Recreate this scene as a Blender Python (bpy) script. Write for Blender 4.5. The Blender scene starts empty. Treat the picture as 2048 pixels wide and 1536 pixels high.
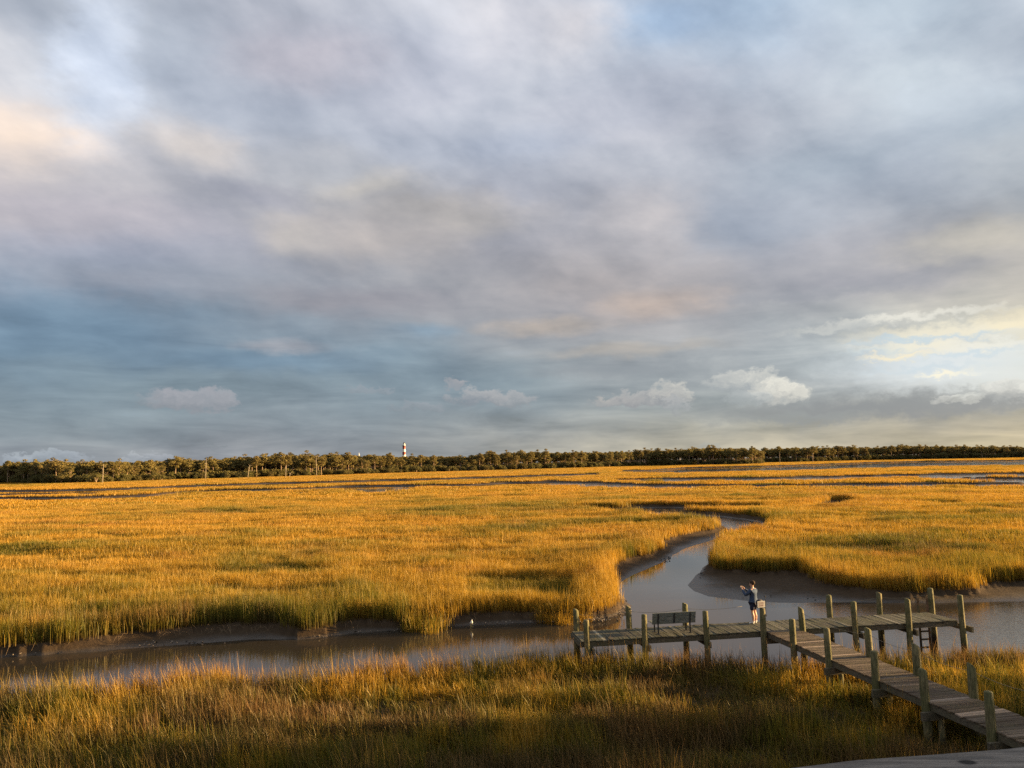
import bpy, bmesh, math, random
import numpy as np
from mathutils import Vector, Matrix
random.seed(7); rng = np.random.default_rng(11)
S = bpy.context.scene
# ------------------------------------------------------------------ camera
FOC, PITCH, ROLL, H = 1500.0, math.radians(5.96), math.radians(1.2), 8.8
fw = np.array([0, math.cos(PITCH), math.sin(PITCH)]); R0 = np.array([1., 0, 0]); U0 = np.cross(R0, fw)
RT = R0*math.cos(ROLL) - U0*math.sin(ROLL); UP = U0*math.cos(ROLL) + R0*math.sin(ROLL)
cam = bpy.data.cameras.new('camera'); camo = bpy.data.objects.new('camera', cam); S.collection.objects.link(camo)
cam.sensor_width = 36; cam.lens = 36*FOC/2048; cam.clip_start = .05; cam.clip_end = 30000
camo.matrix_world = Matrix(((RT[0], UP[0], -fw[0], 0), (RT[1], UP[1], -fw[1], 0), (RT[2], UP[2], -fw[2], H), (0, 0, 0, 1)))
S.camera = camo
def G(px, py, z=0.0):
    """where the line of sight through a point of the photograph meets height z"""
    d = fw*FOC + RT*(px-1024) - UP*(py-768); t = (z-H)/d[2]
    return np.array([d[0]*t, d[1]*t, z])
def AE(px, py):
    d = fw*FOC + RT*(px-1024) - UP*(py-768); d /= np.linalg.norm(d)
    return math.atan2(d[0], d[1]), math.asin(d[2])
# ------------------------------------------------------------------ sun, sky, exposure
SUN_AZ, SUN_EL = math.radians(82), math.radians(8)
sv = Vector((math.sin(SUN_AZ)*math.cos(SUN_EL), math.cos(SUN_AZ)*math.cos(SUN_EL), math.sin(SUN_EL)))
sl = bpy.data.lights.new('sun', 'SUN'); sl.energy = 5.0; sl.angle = math.radians(.6); sl.color = (1, .685, .32)
so = bpy.data.objects.new('sun', sl); S.collection.objects.link(so); so.rotation_euler = sv.to_track_quat('Z', 'Y').to_euler()
S.view_settings.view_transform = 'Standard'; S.view_settings.look = 'None'; S.view_settings.gamma = 1
S.view_settings.exposure = 2.05
SKY_K = 2**-2.05        # the sky strengths below are for exposure 0
S.cycles.use_denoising = False; S.cycles.max_bounces = 6; S.cycles.transparent_max_bounces = 8
def lin(c): return tuple(((v/255)/12.92 if v/255 <= .04045 else ((v/255+.055)/1.055)**2.4) for v in c)

class NT:
    """small helper to write shader node trees"""
    def __init__(s, tree): s.t = tree; s.n = tree.nodes; s.l = tree.links
    def new(s, typ, **kw):
        n = s.n.new(typ)
        for k, v in kw.items(): setattr(n, k, v)
        return n
    def put(s, sock, v):
        if isinstance(v, bpy.types.NodeSocket): s.l.new(v, sock)
        else:
            if isinstance(v, (tuple, list)) and len(v) == 3 and sock.type == 'RGBA': v = (*v, 1)
            sock.default_value = v
    def m(s, op, a, b=0., c=0., clamp=False):
        n = s.new('ShaderNodeMath', operation=op, use_clamp=clamp)
        for i, v in enumerate((a, b, c)): s.put(n.inputs[i], v)
        return n.outputs[0]
    def vm(s, op, a, b=(0, 0, 0), sc=None):
        n = s.new('ShaderNodeVectorMath', operation=op)
        s.put(n.inputs[0], a); s.put(n.inputs[1], b)
        if sc is not None: s.put(n.inputs[3], sc)
        return n.outputs[1] if op in ('LENGTH', 'DISTANCE', 'DOT_PRODUCT') else n.outputs[0]
    def mix(s, f, a, b, typ='MIX'):
        n = s.new('ShaderNodeMix', data_type='RGBA', blend_type=typ)
        s.put(n.inputs[0], f); s.put(n.inputs[6], a); s.put(n.inputs[7], b); return n.outputs[2]
    def noise(s, vec, scale=1., detail=4., rough=.55, dist=0., col=False):
        n = s.new('ShaderNodeTexNoise'); s.put(n.inputs['Vector'], vec); s.put(n.inputs['Scale'], scale)
        s.put(n.inputs['Detail'], detail); s.put(n.inputs['Roughness'], rough); s.put(n.inputs['Distortion'], dist)
        return n.outputs['Color'] if col else n.outputs['Fac']
    def mr(s, v, a, b, c=0., d=1., smooth=False):
        n = s.new('ShaderNodeMapRange'); n.interpolation_type = 'SMOOTHSTEP' if smooth else 'LINEAR'
        for i, x in enumerate((v, a, b, c, d)): s.put(n.inputs[i], x)
        return n.outputs[0]
    def xyz(s, a=0., b=0., c=0.):
        n = s.new('ShaderNodeCombineXYZ')
        for i, x in enumerate((a, b, c)): s.put(n.inputs[i], x)
        return n.outputs[0]
    def sep(s, v):
        n = s.new('ShaderNodeSeparateXYZ'); s.put(n.inputs[0], v); return n.outputs

# the evening sky: colours of the cloud deck by azimuth and elevation, broken up by noise
ROWS = [0, 80, 160, 240, 320, 400, 480, 560, 640, 700, 760, 820, 870, 905]
TAB = '''168,176,188 170,178,190 178,184,196 186,190,200 176,184,198 198,200,208 186,196,212 150,174,200 168,184,202 170,186,200 184,194,206
178,182,192 190,200,214 172,182,196 190,190,200 176,186,202 196,198,208 186,196,210 158,178,200 172,184,200 176,188,200 182,190,200
200,202,208 196,206,220 174,182,196 180,184,196 178,182,198 180,188,200 182,190,204 176,186,200 178,188,200 174,188,200 168,180,194
212,204,200 190,196,206 164,174,190 166,176,192 178,184,196 174,182,196 180,184,196 182,184,194 176,184,194 164,176,190 154,168,182
196,190,190 184,184,190 176,178,186 172,176,184 170,180,198 166,174,188 172,178,190 168,176,188 160,170,184 160,170,184 176,182,188
182,176,178 164,166,176 150,154,166 168,168,172 182,178,174 160,164,178 172,174,182 156,164,178 152,162,176 160,168,180 168,174,180
176,176,188 160,164,182 150,154,170 162,162,168 160,160,166 160,162,172 176,174,178 158,162,172 156,160,172 166,164,166 196,190,180
126,146,168 136,150,168 142,150,164 140,146,158 146,150,158 154,154,160 172,164,162 160,160,166 152,154,164 160,160,164 188,184,178
118,142,166 116,140,162 122,142,160 134,146,160 142,148,158 148,150,158 156,154,160 158,160,166 160,166,172 190,190,182 206,200,182
108,138,164 112,136,158 126,142,160 128,146,162 122,144,162 136,146,156 148,152,158 160,166,172 176,188,196 212,214,206 228,224,206
122,142,160 122,142,158 124,144,158 126,144,158 120,140,156 124,142,156 134,144,154 146,154,162 180,186,190 196,202,206 206,208,204
120,138,154 124,142,158 126,142,156 128,142,156 126,142,156 134,148,160 142,152,160 146,156,162 146,152,156 152,156,158 170,168,158
118,134,150 122,138,152 126,138,152 126,138,152 134,144,154 148,154,158 164,166,162 172,172,162 176,172,156 178,174,160 190,184,166
138,150,164 140,150,160 142,150,162 142,150,160 150,158,164 168,170,166 186,184,170 190,186,170 190,186,170 198,192,170 214,202,166'''
TAB = np.array([[lin(tuple(map(int, c.split(',')))) for c in r.split()] for r in TAB.split('\n')])
def tabcol(az, el):
    d = np.array([math.sin(az)*math.cos(el), math.cos(az)*math.cos(el), math.sin(el)])
    px = 1024 + FOC*d.dot(RT)/d.dot(fw); py = 768 - FOC*d.dot(UP)/d.dot(fw)
    cx = min(max(px/204.8, 0), 9.999); i = int(cx); fx = cx-i
    py = min(max(py, 0), 904.9); j = max(k for k in range(13) if ROWS[k] <= py); fy = (py-ROWS[j])/(ROWS[j+1]-ROWS[j])
    return (TAB[j, i]*(1-fx)+TAB[j, i+1]*fx)*(1-fy) + (TAB[j+1, i]*(1-fx)+TAB[j+1, i+1]*fx)*fy
W = bpy.data.worlds.new('World'); S.world = W; W.use_nodes = True
def build_sky():
    t = NT(W.node_tree); t.n.clear()
    d = t.vm('NORMALIZE', t.new('ShaderNodeTexCoord').outputs['Generated'])
    x, y, z = t.sep(d)
    az0 = t.m('ARCTAN2', x, y); el0 = t.m('ARCSINE', z)
    zz = t.m('ADD', t.m('MAXIMUM', z, 0.), .09)
    deck = t.xyz(t.m('DIVIDE', x, zz), t.m('DIVIDE', y, zz), 0.)          # flat cloud deck seen in perspective
    band = t.vm('MULTIPLY', t.xyz(az0, el0, 0.), (1., 3.4, 1.))
    def jitter(v, scale, det, rough, dist=0.):      # two noises as one offset vector, centred on nought
        a = t.noise(v, scale, det, rough, dist); b = t.noise(t.vm('ADD', v, (11.3, 5.7, 2.9)), scale, det, rough, dist)
        return t.vm('SUBTRACT', t.xyz(a, b, .5), (.5, .5, .5))
    off = t.vm('MULTIPLY', jitter(t.vm('MULTIPLY', t.xyz(az0, el0, .3), (1., 2.2, 1.)), 5., 5, .55), (.16, .062, 0.))
    off = t.vm('ADD', off, t.vm('MULTIPLY', jitter(t.vm('MULTIPLY', t.xyz(az0, el0, .9), (1., 1.6, 1.)), 19., 5, .6), (.045, .018, 0.)))
    ae = t.vm('ADD', t.xyz(az0, el0, 0.), off)
    az, el, _ = t.sep(ae)
    NC = 13; A0, A1 = math.radians(-36), math.radians(36); E0, E1 = math.radians(-.5), math.radians(36)
    acc = None
    en = t.mr(el, E0, E1)
    for i in range(-1, NC+1):
        a = A0+(A1-A0)*i/(NC-1); rp = t.new('ShaderNodeValToRGB'); cr = rp.color_ramp; cr.interpolation = 'B_SPLINE'
        M = 26
        for k in range(M):
            p = (k/(M-1))**1.7; e = E0+(E1-E0)*p
            if k in (0, M-1): st = cr.elements[0 if k == 0 else -1]; st.position = p
            else: st = cr.elements.new(p)
            st.color = (*tabcol(a, e), 1)
        t.put(rp.inputs[0], en)
        ad = t.m('ABSOLUTE', t.m('DIVIDE', t.m('SUBTRACT', t.m('MINIMUM', t.m('MAXIMUM', az, A0), A1), a), (A1-A0)/(NC-1)))
        wa = t.m('MAXIMUM', t.m('SUBTRACT', 1.5, ad), 0.); wb = t.m('MAXIMUM', t.m('SUBTRACT', .5, ad), 0.)
        w = t.m('SUBTRACT', t.m('MULTIPLY', t.m('MULTIPLY', wa, wa), .5), t.m('MULTIPLY', t.m('MULTIPLY', wb, wb), 1.5))
        acc = t.mix(w, (0., 0., 0.) if acc is None else acc, rp.outputs[0], 'ADD')
    col = acc
    def soft(col, px, py, rx, ry, rgb, k=.85, hard=.9, rough=None):
        a, e = AE(px, py)
        q = t.vm('MULTIPLY', t.vm('SUBTRACT', ae if rough is None else rough, (a, e, 0.)), (FOC/rx, FOC/ry, 0.))
        f = t.m('MULTIPLY', t.mr(t.vm('LENGTH', q), 1.5, .1, 0., 1., True), k)
        return t.mix(f, col, lin(rgb))
    for b in [(40, 265, 100, 50, (228, 212, 198)), (190, 130, 60, 110, (208, 220, 238)), (375, 290, 110, 38, (206, 200, 196)),
              (720, 365, 110, 30, (206, 200, 191)), (930, 430, 170, 40, (186, 181, 177)), (620, 330, 150, 40, (178, 182, 190)), (760, 480, 220, 50, (172, 168, 168)), (700, 600, 260, 34, (138, 138, 148)), (250, 560, 160, 26, (146, 152, 166)), (560, 470, 80, 40, (176, 173, 172)),
              (500, 385, 120, 26, (152, 155, 168)), (1330, 40, 90, 45, (156, 180, 208)), (90, 650, 240, 50, (112, 138, 162)),
              (480, 720, 260, 30, (108, 134, 158)), (850, 665, 80, 20, (130, 152, 172)), (1100, 655, 120, 16, (180, 170, 162)),
              (1310, 610, 110, 34, (182, 168, 160)), (560, 690, 70, 14, (158, 162, 172)), (1500, 440, 140, 60, (146, 156, 172)),
              (1720, 560, 170, 24, (148, 150, 160)), (1950, 480, 130, 26, (200, 194, 182)), (130, 420, 200, 40, (170, 168, 178)),
              (1240, 700, 140, 12, (168, 164, 160)), (620, 120, 140, 50, (190, 188, 198)), (1280, 440, 110, 50, (182, 180, 184)),
              (1180, 210, 180, 60, (172, 178, 192)), (1640, 330, 160, 40, (154, 166, 180)), (1060, 290, 130, 40, (160, 170, 188)),
              (1150, 60, 110, 60, (204, 204, 210))]:
        col = soft(col, *b)
    # detail of the deck
    n1 = t.noise(deck, 1.5, 8, .56, .35); n1b = t.noise(t.vm('ADD', deck, (.16, -.10, 0.)), 1.5, 5, .56, .35)
    e1 = t.noise(deck, 5., 6, .6, .2); e2 = t.noise(t.vm('ADD', deck, (.05, -.035, 0.)), 5., 4, .6, .2)
    emb = t.m('ADD', t.m('MULTIPLY', t.m('SUBTRACT', n1, n1b), t.mr(el0, .05, .35, .05, .25)), t.m('MULTIPLY', t.m('SUBTRACT', e1, e2), t.mr(el0, .08, .3, .04, .20))); n2 = t.noise(t.vm('MULTIPLY', t.xyz(az0, el0, 7.), (1., 1.7, 1.)), 11., 6, .55, .2)
    n3 = t.noise(t.vm('MULTIPLY', t.xyz(az0, el0, 3.), (1., 6., 1.)), 7., 6, .55, .5)
    det = t.m('ADD', t.m('ADD', t.m('MULTIPLY', t.m('SUBTRACT', n1, .5), .16), t.m('MULTIPLY', t.m('SUBTRACT', n2, .5), .42)),
              t.m('MULTIPLY', t.m('MULTIPLY', t.m('SUBTRACT', n3, .5), 1.25), t.mr(el0, .05, .26, 1., .0)))
    rc = t.vm('MULTIPLY', t.xyz(t.m('ADD', az0, t.m('MULTIPLY', el0, .5)), t.m('SUBTRACT', t.m('POWER', t.m('MAXIMUM', el0, .001), .75), t.m('MULTIPLY', az0, -.20)), 2.), (1.8, 2.5, 1.))
    r1 = t.noise(rc, 2.3, 7, .5, 0.); r2 = t.noise(t.vm('ADD', rc, (.045, .085, 0.)), 2.3, 6, .5, 0.)
    roll = t.m('ADD', t.m('MULTIPLY', t.mr(r1, .38, .62, -.5, .5, True), .17), t.m('MULTIPLY', t.m('SUBTRACT', r1, r2), .65))
    det = t.m('ADD', t.m('MULTIPLY', roll, t.mr(el0, .03, .15, .35, 1.)), det)
    det = t.m('ADD', det, emb); fac = t.m('ADD', det, 1.)
    warm = t.mix(t.mr(det, -.2, .2), (1.0, 1.0, 1.02), (1.08, 1.025, .97))
    cc = t.new('ShaderNodeCombineColor')
    for i in range(3): t.put(cc.inputs[i], fac)
    col = t.mix(1., t.mix(1., col, cc.outputs[0], 'MULTIPLY'), warm, 'MULTIPLY')
    # lit streaks and low cumulus
    fn = jitter(t.vm('MULTIPLY', t.xyz(az0, el0, 1.7), (1., 1.5, 1.)), 42., 6, .62, .15)
    ra = t.vm('ADD', t.xyz(az0, el0, 0.), t.vm('MULTIPLY', fn, (.075, .036, 0.)))
    for b in [(1890, 722, 180, 48, (226, 234, 240), .75), (2030, 750, 100, 50, (226, 230, 228), .6), (1780, 700, 70, 8, (176, 202, 222), .7), (1960, 668, 80, 6, (186, 206, 222), .7), (1860, 735, 90, 7, (200, 214, 224), .6), (1830, 634, 140, 8, (238, 234, 222), .7),
              (1890, 660, 140, 12, (244, 234, 208), .7), (2040, 645, 60, 24, (248, 234, 200), .7), (1840, 692, 100, 10, (248, 238, 212), .75),
              (1965, 690, 80, 8, (240, 236, 222), .7), (1800, 712, 60, 6, (252, 236, 200), .8), (1660, 660, 90, 9, (205, 205, 200), .6),
              (1820, 678, 90, 6, (190, 212, 226), .6), (1930, 706, 90, 5, (196, 214, 226), .5),
              (1800, 812, 330, 22, (134, 139, 147), .95), (1960, 800, 180, 18, (142, 146, 152), .8), (1600, 835, 120, 10, (144, 150, 155), .7),
              (1890, 748, 40, 5, (255, 246, 220), .8), (1250, 740, 200, 14, (142, 148, 156), .6), (1600, 590, 200, 10, (150, 152, 160), .5)]:
        col = soft(col, *b[:5], k=b[5], rough=ra)
    def cumulus(col, px, py, rx, ry, top, base, k, edge=.5):
        a, e = AE(px, py)
        q = t.vm('MULTIPLY', t.vm('SUBTRACT', ra, (a, e, 0.)), (FOC/rx, FOC/ry, 0.))
        r = t.m('SUBTRACT', 1.32, t.vm('LENGTH', q))
        f = t.m('MULTIPLY', t.mr(r, 0., edge, 0., 1., True), k)
        qx, qy, _ = t.sep(q)
        sh = t.mr(t.m('ADD', t.m('ADD', t.m('MULTIPLY', qx, .25), t.m('MULTIPLY', qy, .7)), t.m('MULTIPLY', t.m('SUBTRACT', t.noise(ra, 70., 4, .6), .5), 2.2)), -.8, .8)
        f = t.m('MULTIPLY', f, .78)
        return t.mix(f, col, t.mix(sh, tuple(v*.92 for v in lin(base)), tuple(v*1.1 for v in lin(top))))
    for b in [(330, 802, 52, 15, (150, 154, 164), (134, 143, 155), .6), (385, 800, 60, 20, (164, 162, 170), (142, 146, 158), .9),
              (446, 796, 24, 15, (160, 160, 168), (142, 148, 160), .85), (735, 780, 46, 7, (146, 152, 162), (134, 144, 156), .7),
              (842, 813, 44, 10, (146, 152, 162), (132, 142, 154), .8), (915, 765, 24, 10, (176, 168, 170), (150, 154, 164), .7),
              (960, 793, 50, 17, (176, 174, 176), (142, 148, 160), .9), (1020, 798, 58, 12, (166, 166, 170), (142, 148, 158), .9),
              (1235, 803, 46, 10, (184, 178, 174), (150, 154, 162), .9), (1285, 798, 60, 13, (176, 174, 174), (150, 152, 160), .95),
              (1342, 788, 30, 24, (208, 204, 196), (150, 154, 162), .95), (1350, 812, 20, 14, (170, 172, 176), (152, 156, 164), .7),
              (1470, 764, 46, 18, (206, 204, 198), (168, 174, 180), .8), (1515, 762, 34, 20, (212, 210, 202), (168, 174, 180), .85),
              (1555, 784, 46, 22, (232, 228, 216), (170, 174, 178), .95), (1580, 780, 20, 16, (236, 232, 220), (190, 190, 188), .9),
              (1500, 795, 50, 12, (190, 194, 196), (164, 172, 178), .5), (1905, 798, 28, 10, (216, 216, 212), (176, 178, 178), .9),
              (1935, 793, 22, 8, (210, 212, 208), (176, 178, 178), .8), (2015, 782, 42, 18, (220, 218, 212), (170, 174, 178), .85),
              (30, 919, 24, 6, (168, 178, 190), (150, 162, 176), .8), (65, 917, 24, 8, (176, 186, 196), (150, 162, 176), .8),
              (105, 914, 24, 12, (172, 182, 192), (150, 162, 176), .8), (270, 917, 18, 5, (178, 184, 192), (152, 162, 174), .8),
              (145, 916, 24, 8, (164, 174, 186), (150, 160, 174), .7), (318, 916, 20, 7, (170, 176, 186), (150, 160, 172), .7),
              (1420, 890, 20, 5, (168, 172, 168), (160, 166, 166), .7), (425, 891, 20, 2.5, (126, 136, 146), (124, 134, 146), .6)]:
        col = cumulus(col, *b)
    # right of the frame the low sun lights the deck; behind the camera it greys out
    glow = t.m('MULTIPLY', t.mr(t.m('ABSOLUTE', t.m('SUBTRACT', az0, SUN_AZ)), .75, 0., 0., 1., True), t.mr(el0, .5, .02, 0., 1., True))
    col = t.mix(glow, col, (1.5, 1.05, .6))
    col = t.mix(t.mr(z, -.01, -.12), col, (.12, .10, .07))
    sk = t.new('ShaderNodeTexSky'); sk.sky_type = 'NISHITA'; sk.sun_disc = False
    sk.sun_elevation = SUN_EL; sk.sun_rotation = SUN_AZ; sk.altitude = 5
    bg0 = t.new('ShaderNodeBackground'); t.put(bg0.inputs[0], sk.outputs[0]); bg0.inputs[1].default_value = .05
    bg1 = t.new('ShaderNodeBackground'); t.put(bg1.inputs[0], col); t.put(bg1.inputs[1], t.mr(el0, .06, .40, SKY_K*1.02, SKY_K*1.17))
    ms = t.new('ShaderNodeMixShader'); ms.inputs[0].default_value = .93
    t.l.new(bg0.outputs[0], ms.inputs[1]); t.l.new(bg1.outputs[0], ms.inputs[2])
    out = t.new('ShaderNodeOutputWorld'); t.l.new(ms.outputs[0], out.inputs[0])
    W.cycles.sampling_method = 'MANUAL'; W.cycles.sample_map_resolution = 512
build_sky()

# ------------------------------------------------------------------ helpers
COL = S.collection
def tag(o, label=None, cat=None, group=None, kind=None):
    for k, v in (('label', label), ('category', cat), ('group', group), ('kind', kind)):
        if v: o[k] = v
    return o
def empty(name, loc, rz=0.):
    o = bpy.data.objects.new(name, None); COL.objects.link(o); o.location = loc; o.rotation_euler = (0, 0, rz); o.empty_display_size = .2
    return o
def mesh_obj(name, V, F, mat=None, parent=None, smooth=False, link=True):
    me = bpy.data.meshes.new(name); me.from_pydata([tuple(v) for v in V], [], [tuple(f) for f in F]); me.update()
    if smooth: me.shade_smooth()
    if mat: me.materials.append(mat)
    o = bpy.data.objects.new(name, me)
    if link: COL.objects.link(o)
    if parent: o.parent = parent
    return o
class MB:
    def __init__(s): s.V = []; s.F = []; s.A = []
    def add(s, V, F, a=0.):
        b = len(s.V); s.V += [tuple(v) for v in V]; s.F += [tuple(i+b for i in f) for f in F]; s.A += [a]*len(V)
    def box(s, c, size, rz=0., jit=0., a=0., tilt=None):
        hx, hy, hz = (v/2 for v in size); V = []
        for sx, sy, sz in ((-1,-1,-1),(1,-1,-1),(1,1,-1),(-1,1,-1),(-1,-1,1),(1,-1,1),(1,1,1),(-1,1,1)):
            v = Vector((sx*hx+random.uniform(-jit, jit), sy*hy+random.uniform(-jit, jit), sz*hz+random.uniform(-jit, jit)))
            if tilt: v.rotate(tilt)
            v.rotate(Matrix.Rotation(rz, 3, 'Z')); V.append(v+Vector(c))
        s.add(V, [(0,3,2,1),(4,5,6,7),(0,1,5,4),(1,2,6,5),(2,3,7,6),(3,0,4,7)], a)
    def beam(s, p, q, w, h, a=0.):
        p = Vector(p); q = Vector(q); d = (q-p); L = d.length; d.normalize()
        side = d.cross(Vector((0, 0, 1)));  side = side.normalized() if side.length > 1e-3 else Vector((1, 0, 0)); up = side.cross(d)
        V = [p+side*sx*w/2+up*sz*h/2+d*L*t for t in (0, 1) for sx, sz in ((-1,-1),(1,-1),(1,1),(-1,1))]
        s.add(V, [(0,1,2,3),(7,6,5,4),(0,4,5,1),(1,5,6,2),(2,6,7,3),(3,7,4,0)], a)
    def tube(s, pts, rad, n=8, cap=True, a=0.):
        pts = [Vector(p) for p in pts]; rad = rad if hasattr(rad, '__len__') else [rad]*len(pts); V = []
        for i, p in enumerate(pts):
            d = (pts[min(i+1, len(pts)-1)]-pts[max(i-1, 0)]).normalized()
            u = d.cross(Vector((0, 1, 0) if abs(d.y) < .9 else (1, 0, 0))).normalized(); w = d.cross(u)
            V += [p+(u*math.cos(2*math.pi*k/n)+w*math.sin(2*math.pi*k/n))*rad[i] for k in range(n)]
        F = [(i*n+k, i*n+(k+1) % n, (i+1)*n+(k+1) % n, (i+1)*n+k) for i in range(len(pts)-1) for k in range(n)]
        if cap: F += [tuple(range(n))[::-1], tuple((len(pts)-1)*n+k for k in range(n))]
        s.add(V, F, a)
    def blob(s, c, r, n=10, m=7, a=0.):
        c = Vector(c); r = r if hasattr(r, '__len__') else (r, r, r); V = [c+Vector((0, 0, r[2]))]
        for i in range(1, m):
            th = math.pi*i/m
            V += [c+Vector((r[0]*math.sin(th)*math.cos(2*math.pi*k/n), r[1]*math.sin(th)*math.sin(2*math.pi*k/n), r[2]*math.cos(th))) for k in range(n)]
        V.append(c-Vector((0, 0, r[2]))); F = [(0, 1+k, 1+(k+1) % n) for k in range(n)]
        for i in range(m-2):
            F += [(1+i*n+k, 1+(i+1)*n+k, 1+(i+1)*n+(k+1) % n, 1+i*n+(k+1) % n) for k in range(n)]
        b = 1+(m-2)*n; F += [(b+k, len(V)-1, b+(k+1) % n) for k in range(n)]
        s.add(V, F, a)
    def build(s, name, mat, parent=None, smooth=False, link=True):
        o = mesh_obj(name, s.V, s.F, mat, parent, smooth, link)
        at = o.data.attributes.new('var', 'FLOAT', 'POINT'); at.data.foreach_set('value', s.A); return o
def mat(name):
    m = bpy.data.materials.new(name); m.use_nodes = True; t = NT(m.node_tree); b = t.n['Principled BSDF']; return m, t, b
def simple(name, rgb, rough=.7, spec=.3, scale=8., amp=.25, bump=0.):
    m, t, b = mat(name); P = t.new('ShaderNodeTexCoord').outputs['Object']
    n = t.noise(P, scale, 5); c = t.mix(n, tuple(v*(1-amp) for v in rgb), tuple(min(1, v*(1+amp)) for v in rgb)); t.put(b.inputs['Base Color'], c)
    b.inputs['Roughness'].default_value = rough; b.inputs['Specular IOR Level'].default_value = spec
    if bump:
        bp = t.new('ShaderNodeBump'); bp.inputs['Distance'].default_value = bump; t.put(bp.inputs['Height'], t.noise(P, scale*3, 5)); t.l.new(bp.outputs[0], b.inputs['Normal'])
    return m
def vnoise(x, y, seed=0):
    def h(i, j):
        v = np.sin(i*127.1+j*311.7+seed*74.7)*43758.5453; return v-np.floor(v)
    i = np.floor(x); j = np.floor(y); fx = x-i; fy = y-j; fx = fx*fx*(3-2*fx); fy = fy*fy*(3-2*fy)
    return (h(i, j)*(1-fx)+h(i+1, j)*fx)*(1-fy)+(h(i, j+1)*(1-fx)+h(i+1, j+1)*fx)*fy
def fbm(x, y, seed=0, o=4):
    s = 0; a = .5; n = 0
    for k in range(o): s = s+a*vnoise(x*2**k, y*2**k, seed+k*3); n += a; a *= .55
    return s/n

# ------------------------------------------------------------------ marsh layout
far_bank = [(-900,1360),(-400,1325),(0,1300),(100,1292),(180,1285),(250,1272),(300,1269),(370,1262),(430,1253),(500,1252),(560,1250),(585,1264),(640,1266),(670,1255),(700,1246),
 (760,1246),(830,1252),(850,1258),(880,1254),(900,1239),(960,1229),(1040,1228),(1090,1236),(1130,1240),(1160,1238),(1200,1228),(1236,1214),(1240,1205),(1231,1185),(1225,1165),(1220,1145),
 (1235,1130),(1265,1118),(1300,1112),(1322,1102),(1328,1085),(1360,1073),(1400,1067),(1440,1057),(1458,1046),(1475,1040),(1505,1036),(1532,1038),(1520,1047),(1498,1053),(1475,1064),
 (1458,1073),(1437,1088),(1436,1105),(1430,1118),(1418,1132),(1425,1141),(1470,1144),(1540,1148),(1605,1146),(1622,1156),(1640,1168),(1700,1178),(1740,1184),(1790,1188),(1830,1191),
 (1880,1185),(1950,1183),(1968,1173),(2048,1167),(2300,1160),(2900,1160)]
near_tops = [(3300,1250),(2400,1266),(2048,1277),(1927,1285),(1850,1292),(1767,1296),(1700,1300),(1640,1306),(1590,1312),(1560,1312),(1527,1308),(1400,1301),(1290,1303),(1180,1297),(1127,1293),
 (1040,1304),(937,1313),(860,1313),(738,1318),(688,1329),(600,1338),(458,1333),(370,1336),(250,1353),(154,1359),(0,1367),(-400,1395),(-900,1440)]
water_far = [(-900,1375),(-400,1338),(0,1313),(200,1303),(350,1292),(500,1279),(620,1276),(700,1266),(900,1253),(1000,1247),(1100,1243),(1170,1243),(1220,1234),(1252,1222),(1262,1212),(1243,1190),(1234,1168),
 (1270,1148),(1326,1124),(1345,1110),(1367,1098),(1420,1082),(1455,1067),(1470,1057),(1490,1049),(1515,1042),(1512,1046),(1494,1054),(1475,1065),(1460,1075),(1441,1090),(1440,1106),(1428,1121),(1402,1140),(1390,1155),
 (1374,1170),(1388,1183),(1415,1193),(1480,1202),(1560,1206),(1650,1206),(1750,1205),(1880,1206),(2048,1203),(2300,1197),(2900,1190)]
def dense(P, step=1.2):
    out = []
    for a, b in zip(P, P[1:]+P[:1]):
        L = np.linalg.norm(b-a); n = max(1, min(60, int(L/step)))
        for k in range(n): out.append(a+(b-a)*k/n)
    return np.array(out)
def wob(P, amp=.35, seed=3):
    P = P.copy(); P[:, 0] += amp*(fbm(P[:, 0]*.5, P[:, 1]*.5, seed)-.5)*2; P[:, 1] += amp*(fbm(P[:, 0]*.5, P[:, 1]*.5, seed+9)-.5)*2; return P
g = lambda L, z: [G(a, b, z)[:2] for a, b in L]
nearM = g(near_tops, 1.25); M_POLY = wob(dense(g(far_bank, .35)+nearM), .45)
W_POLY = wob(dense(g(water_far, 0)+[p+np.array([-.1, 1.3]) for p in nearM]), .3, 8)
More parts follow.
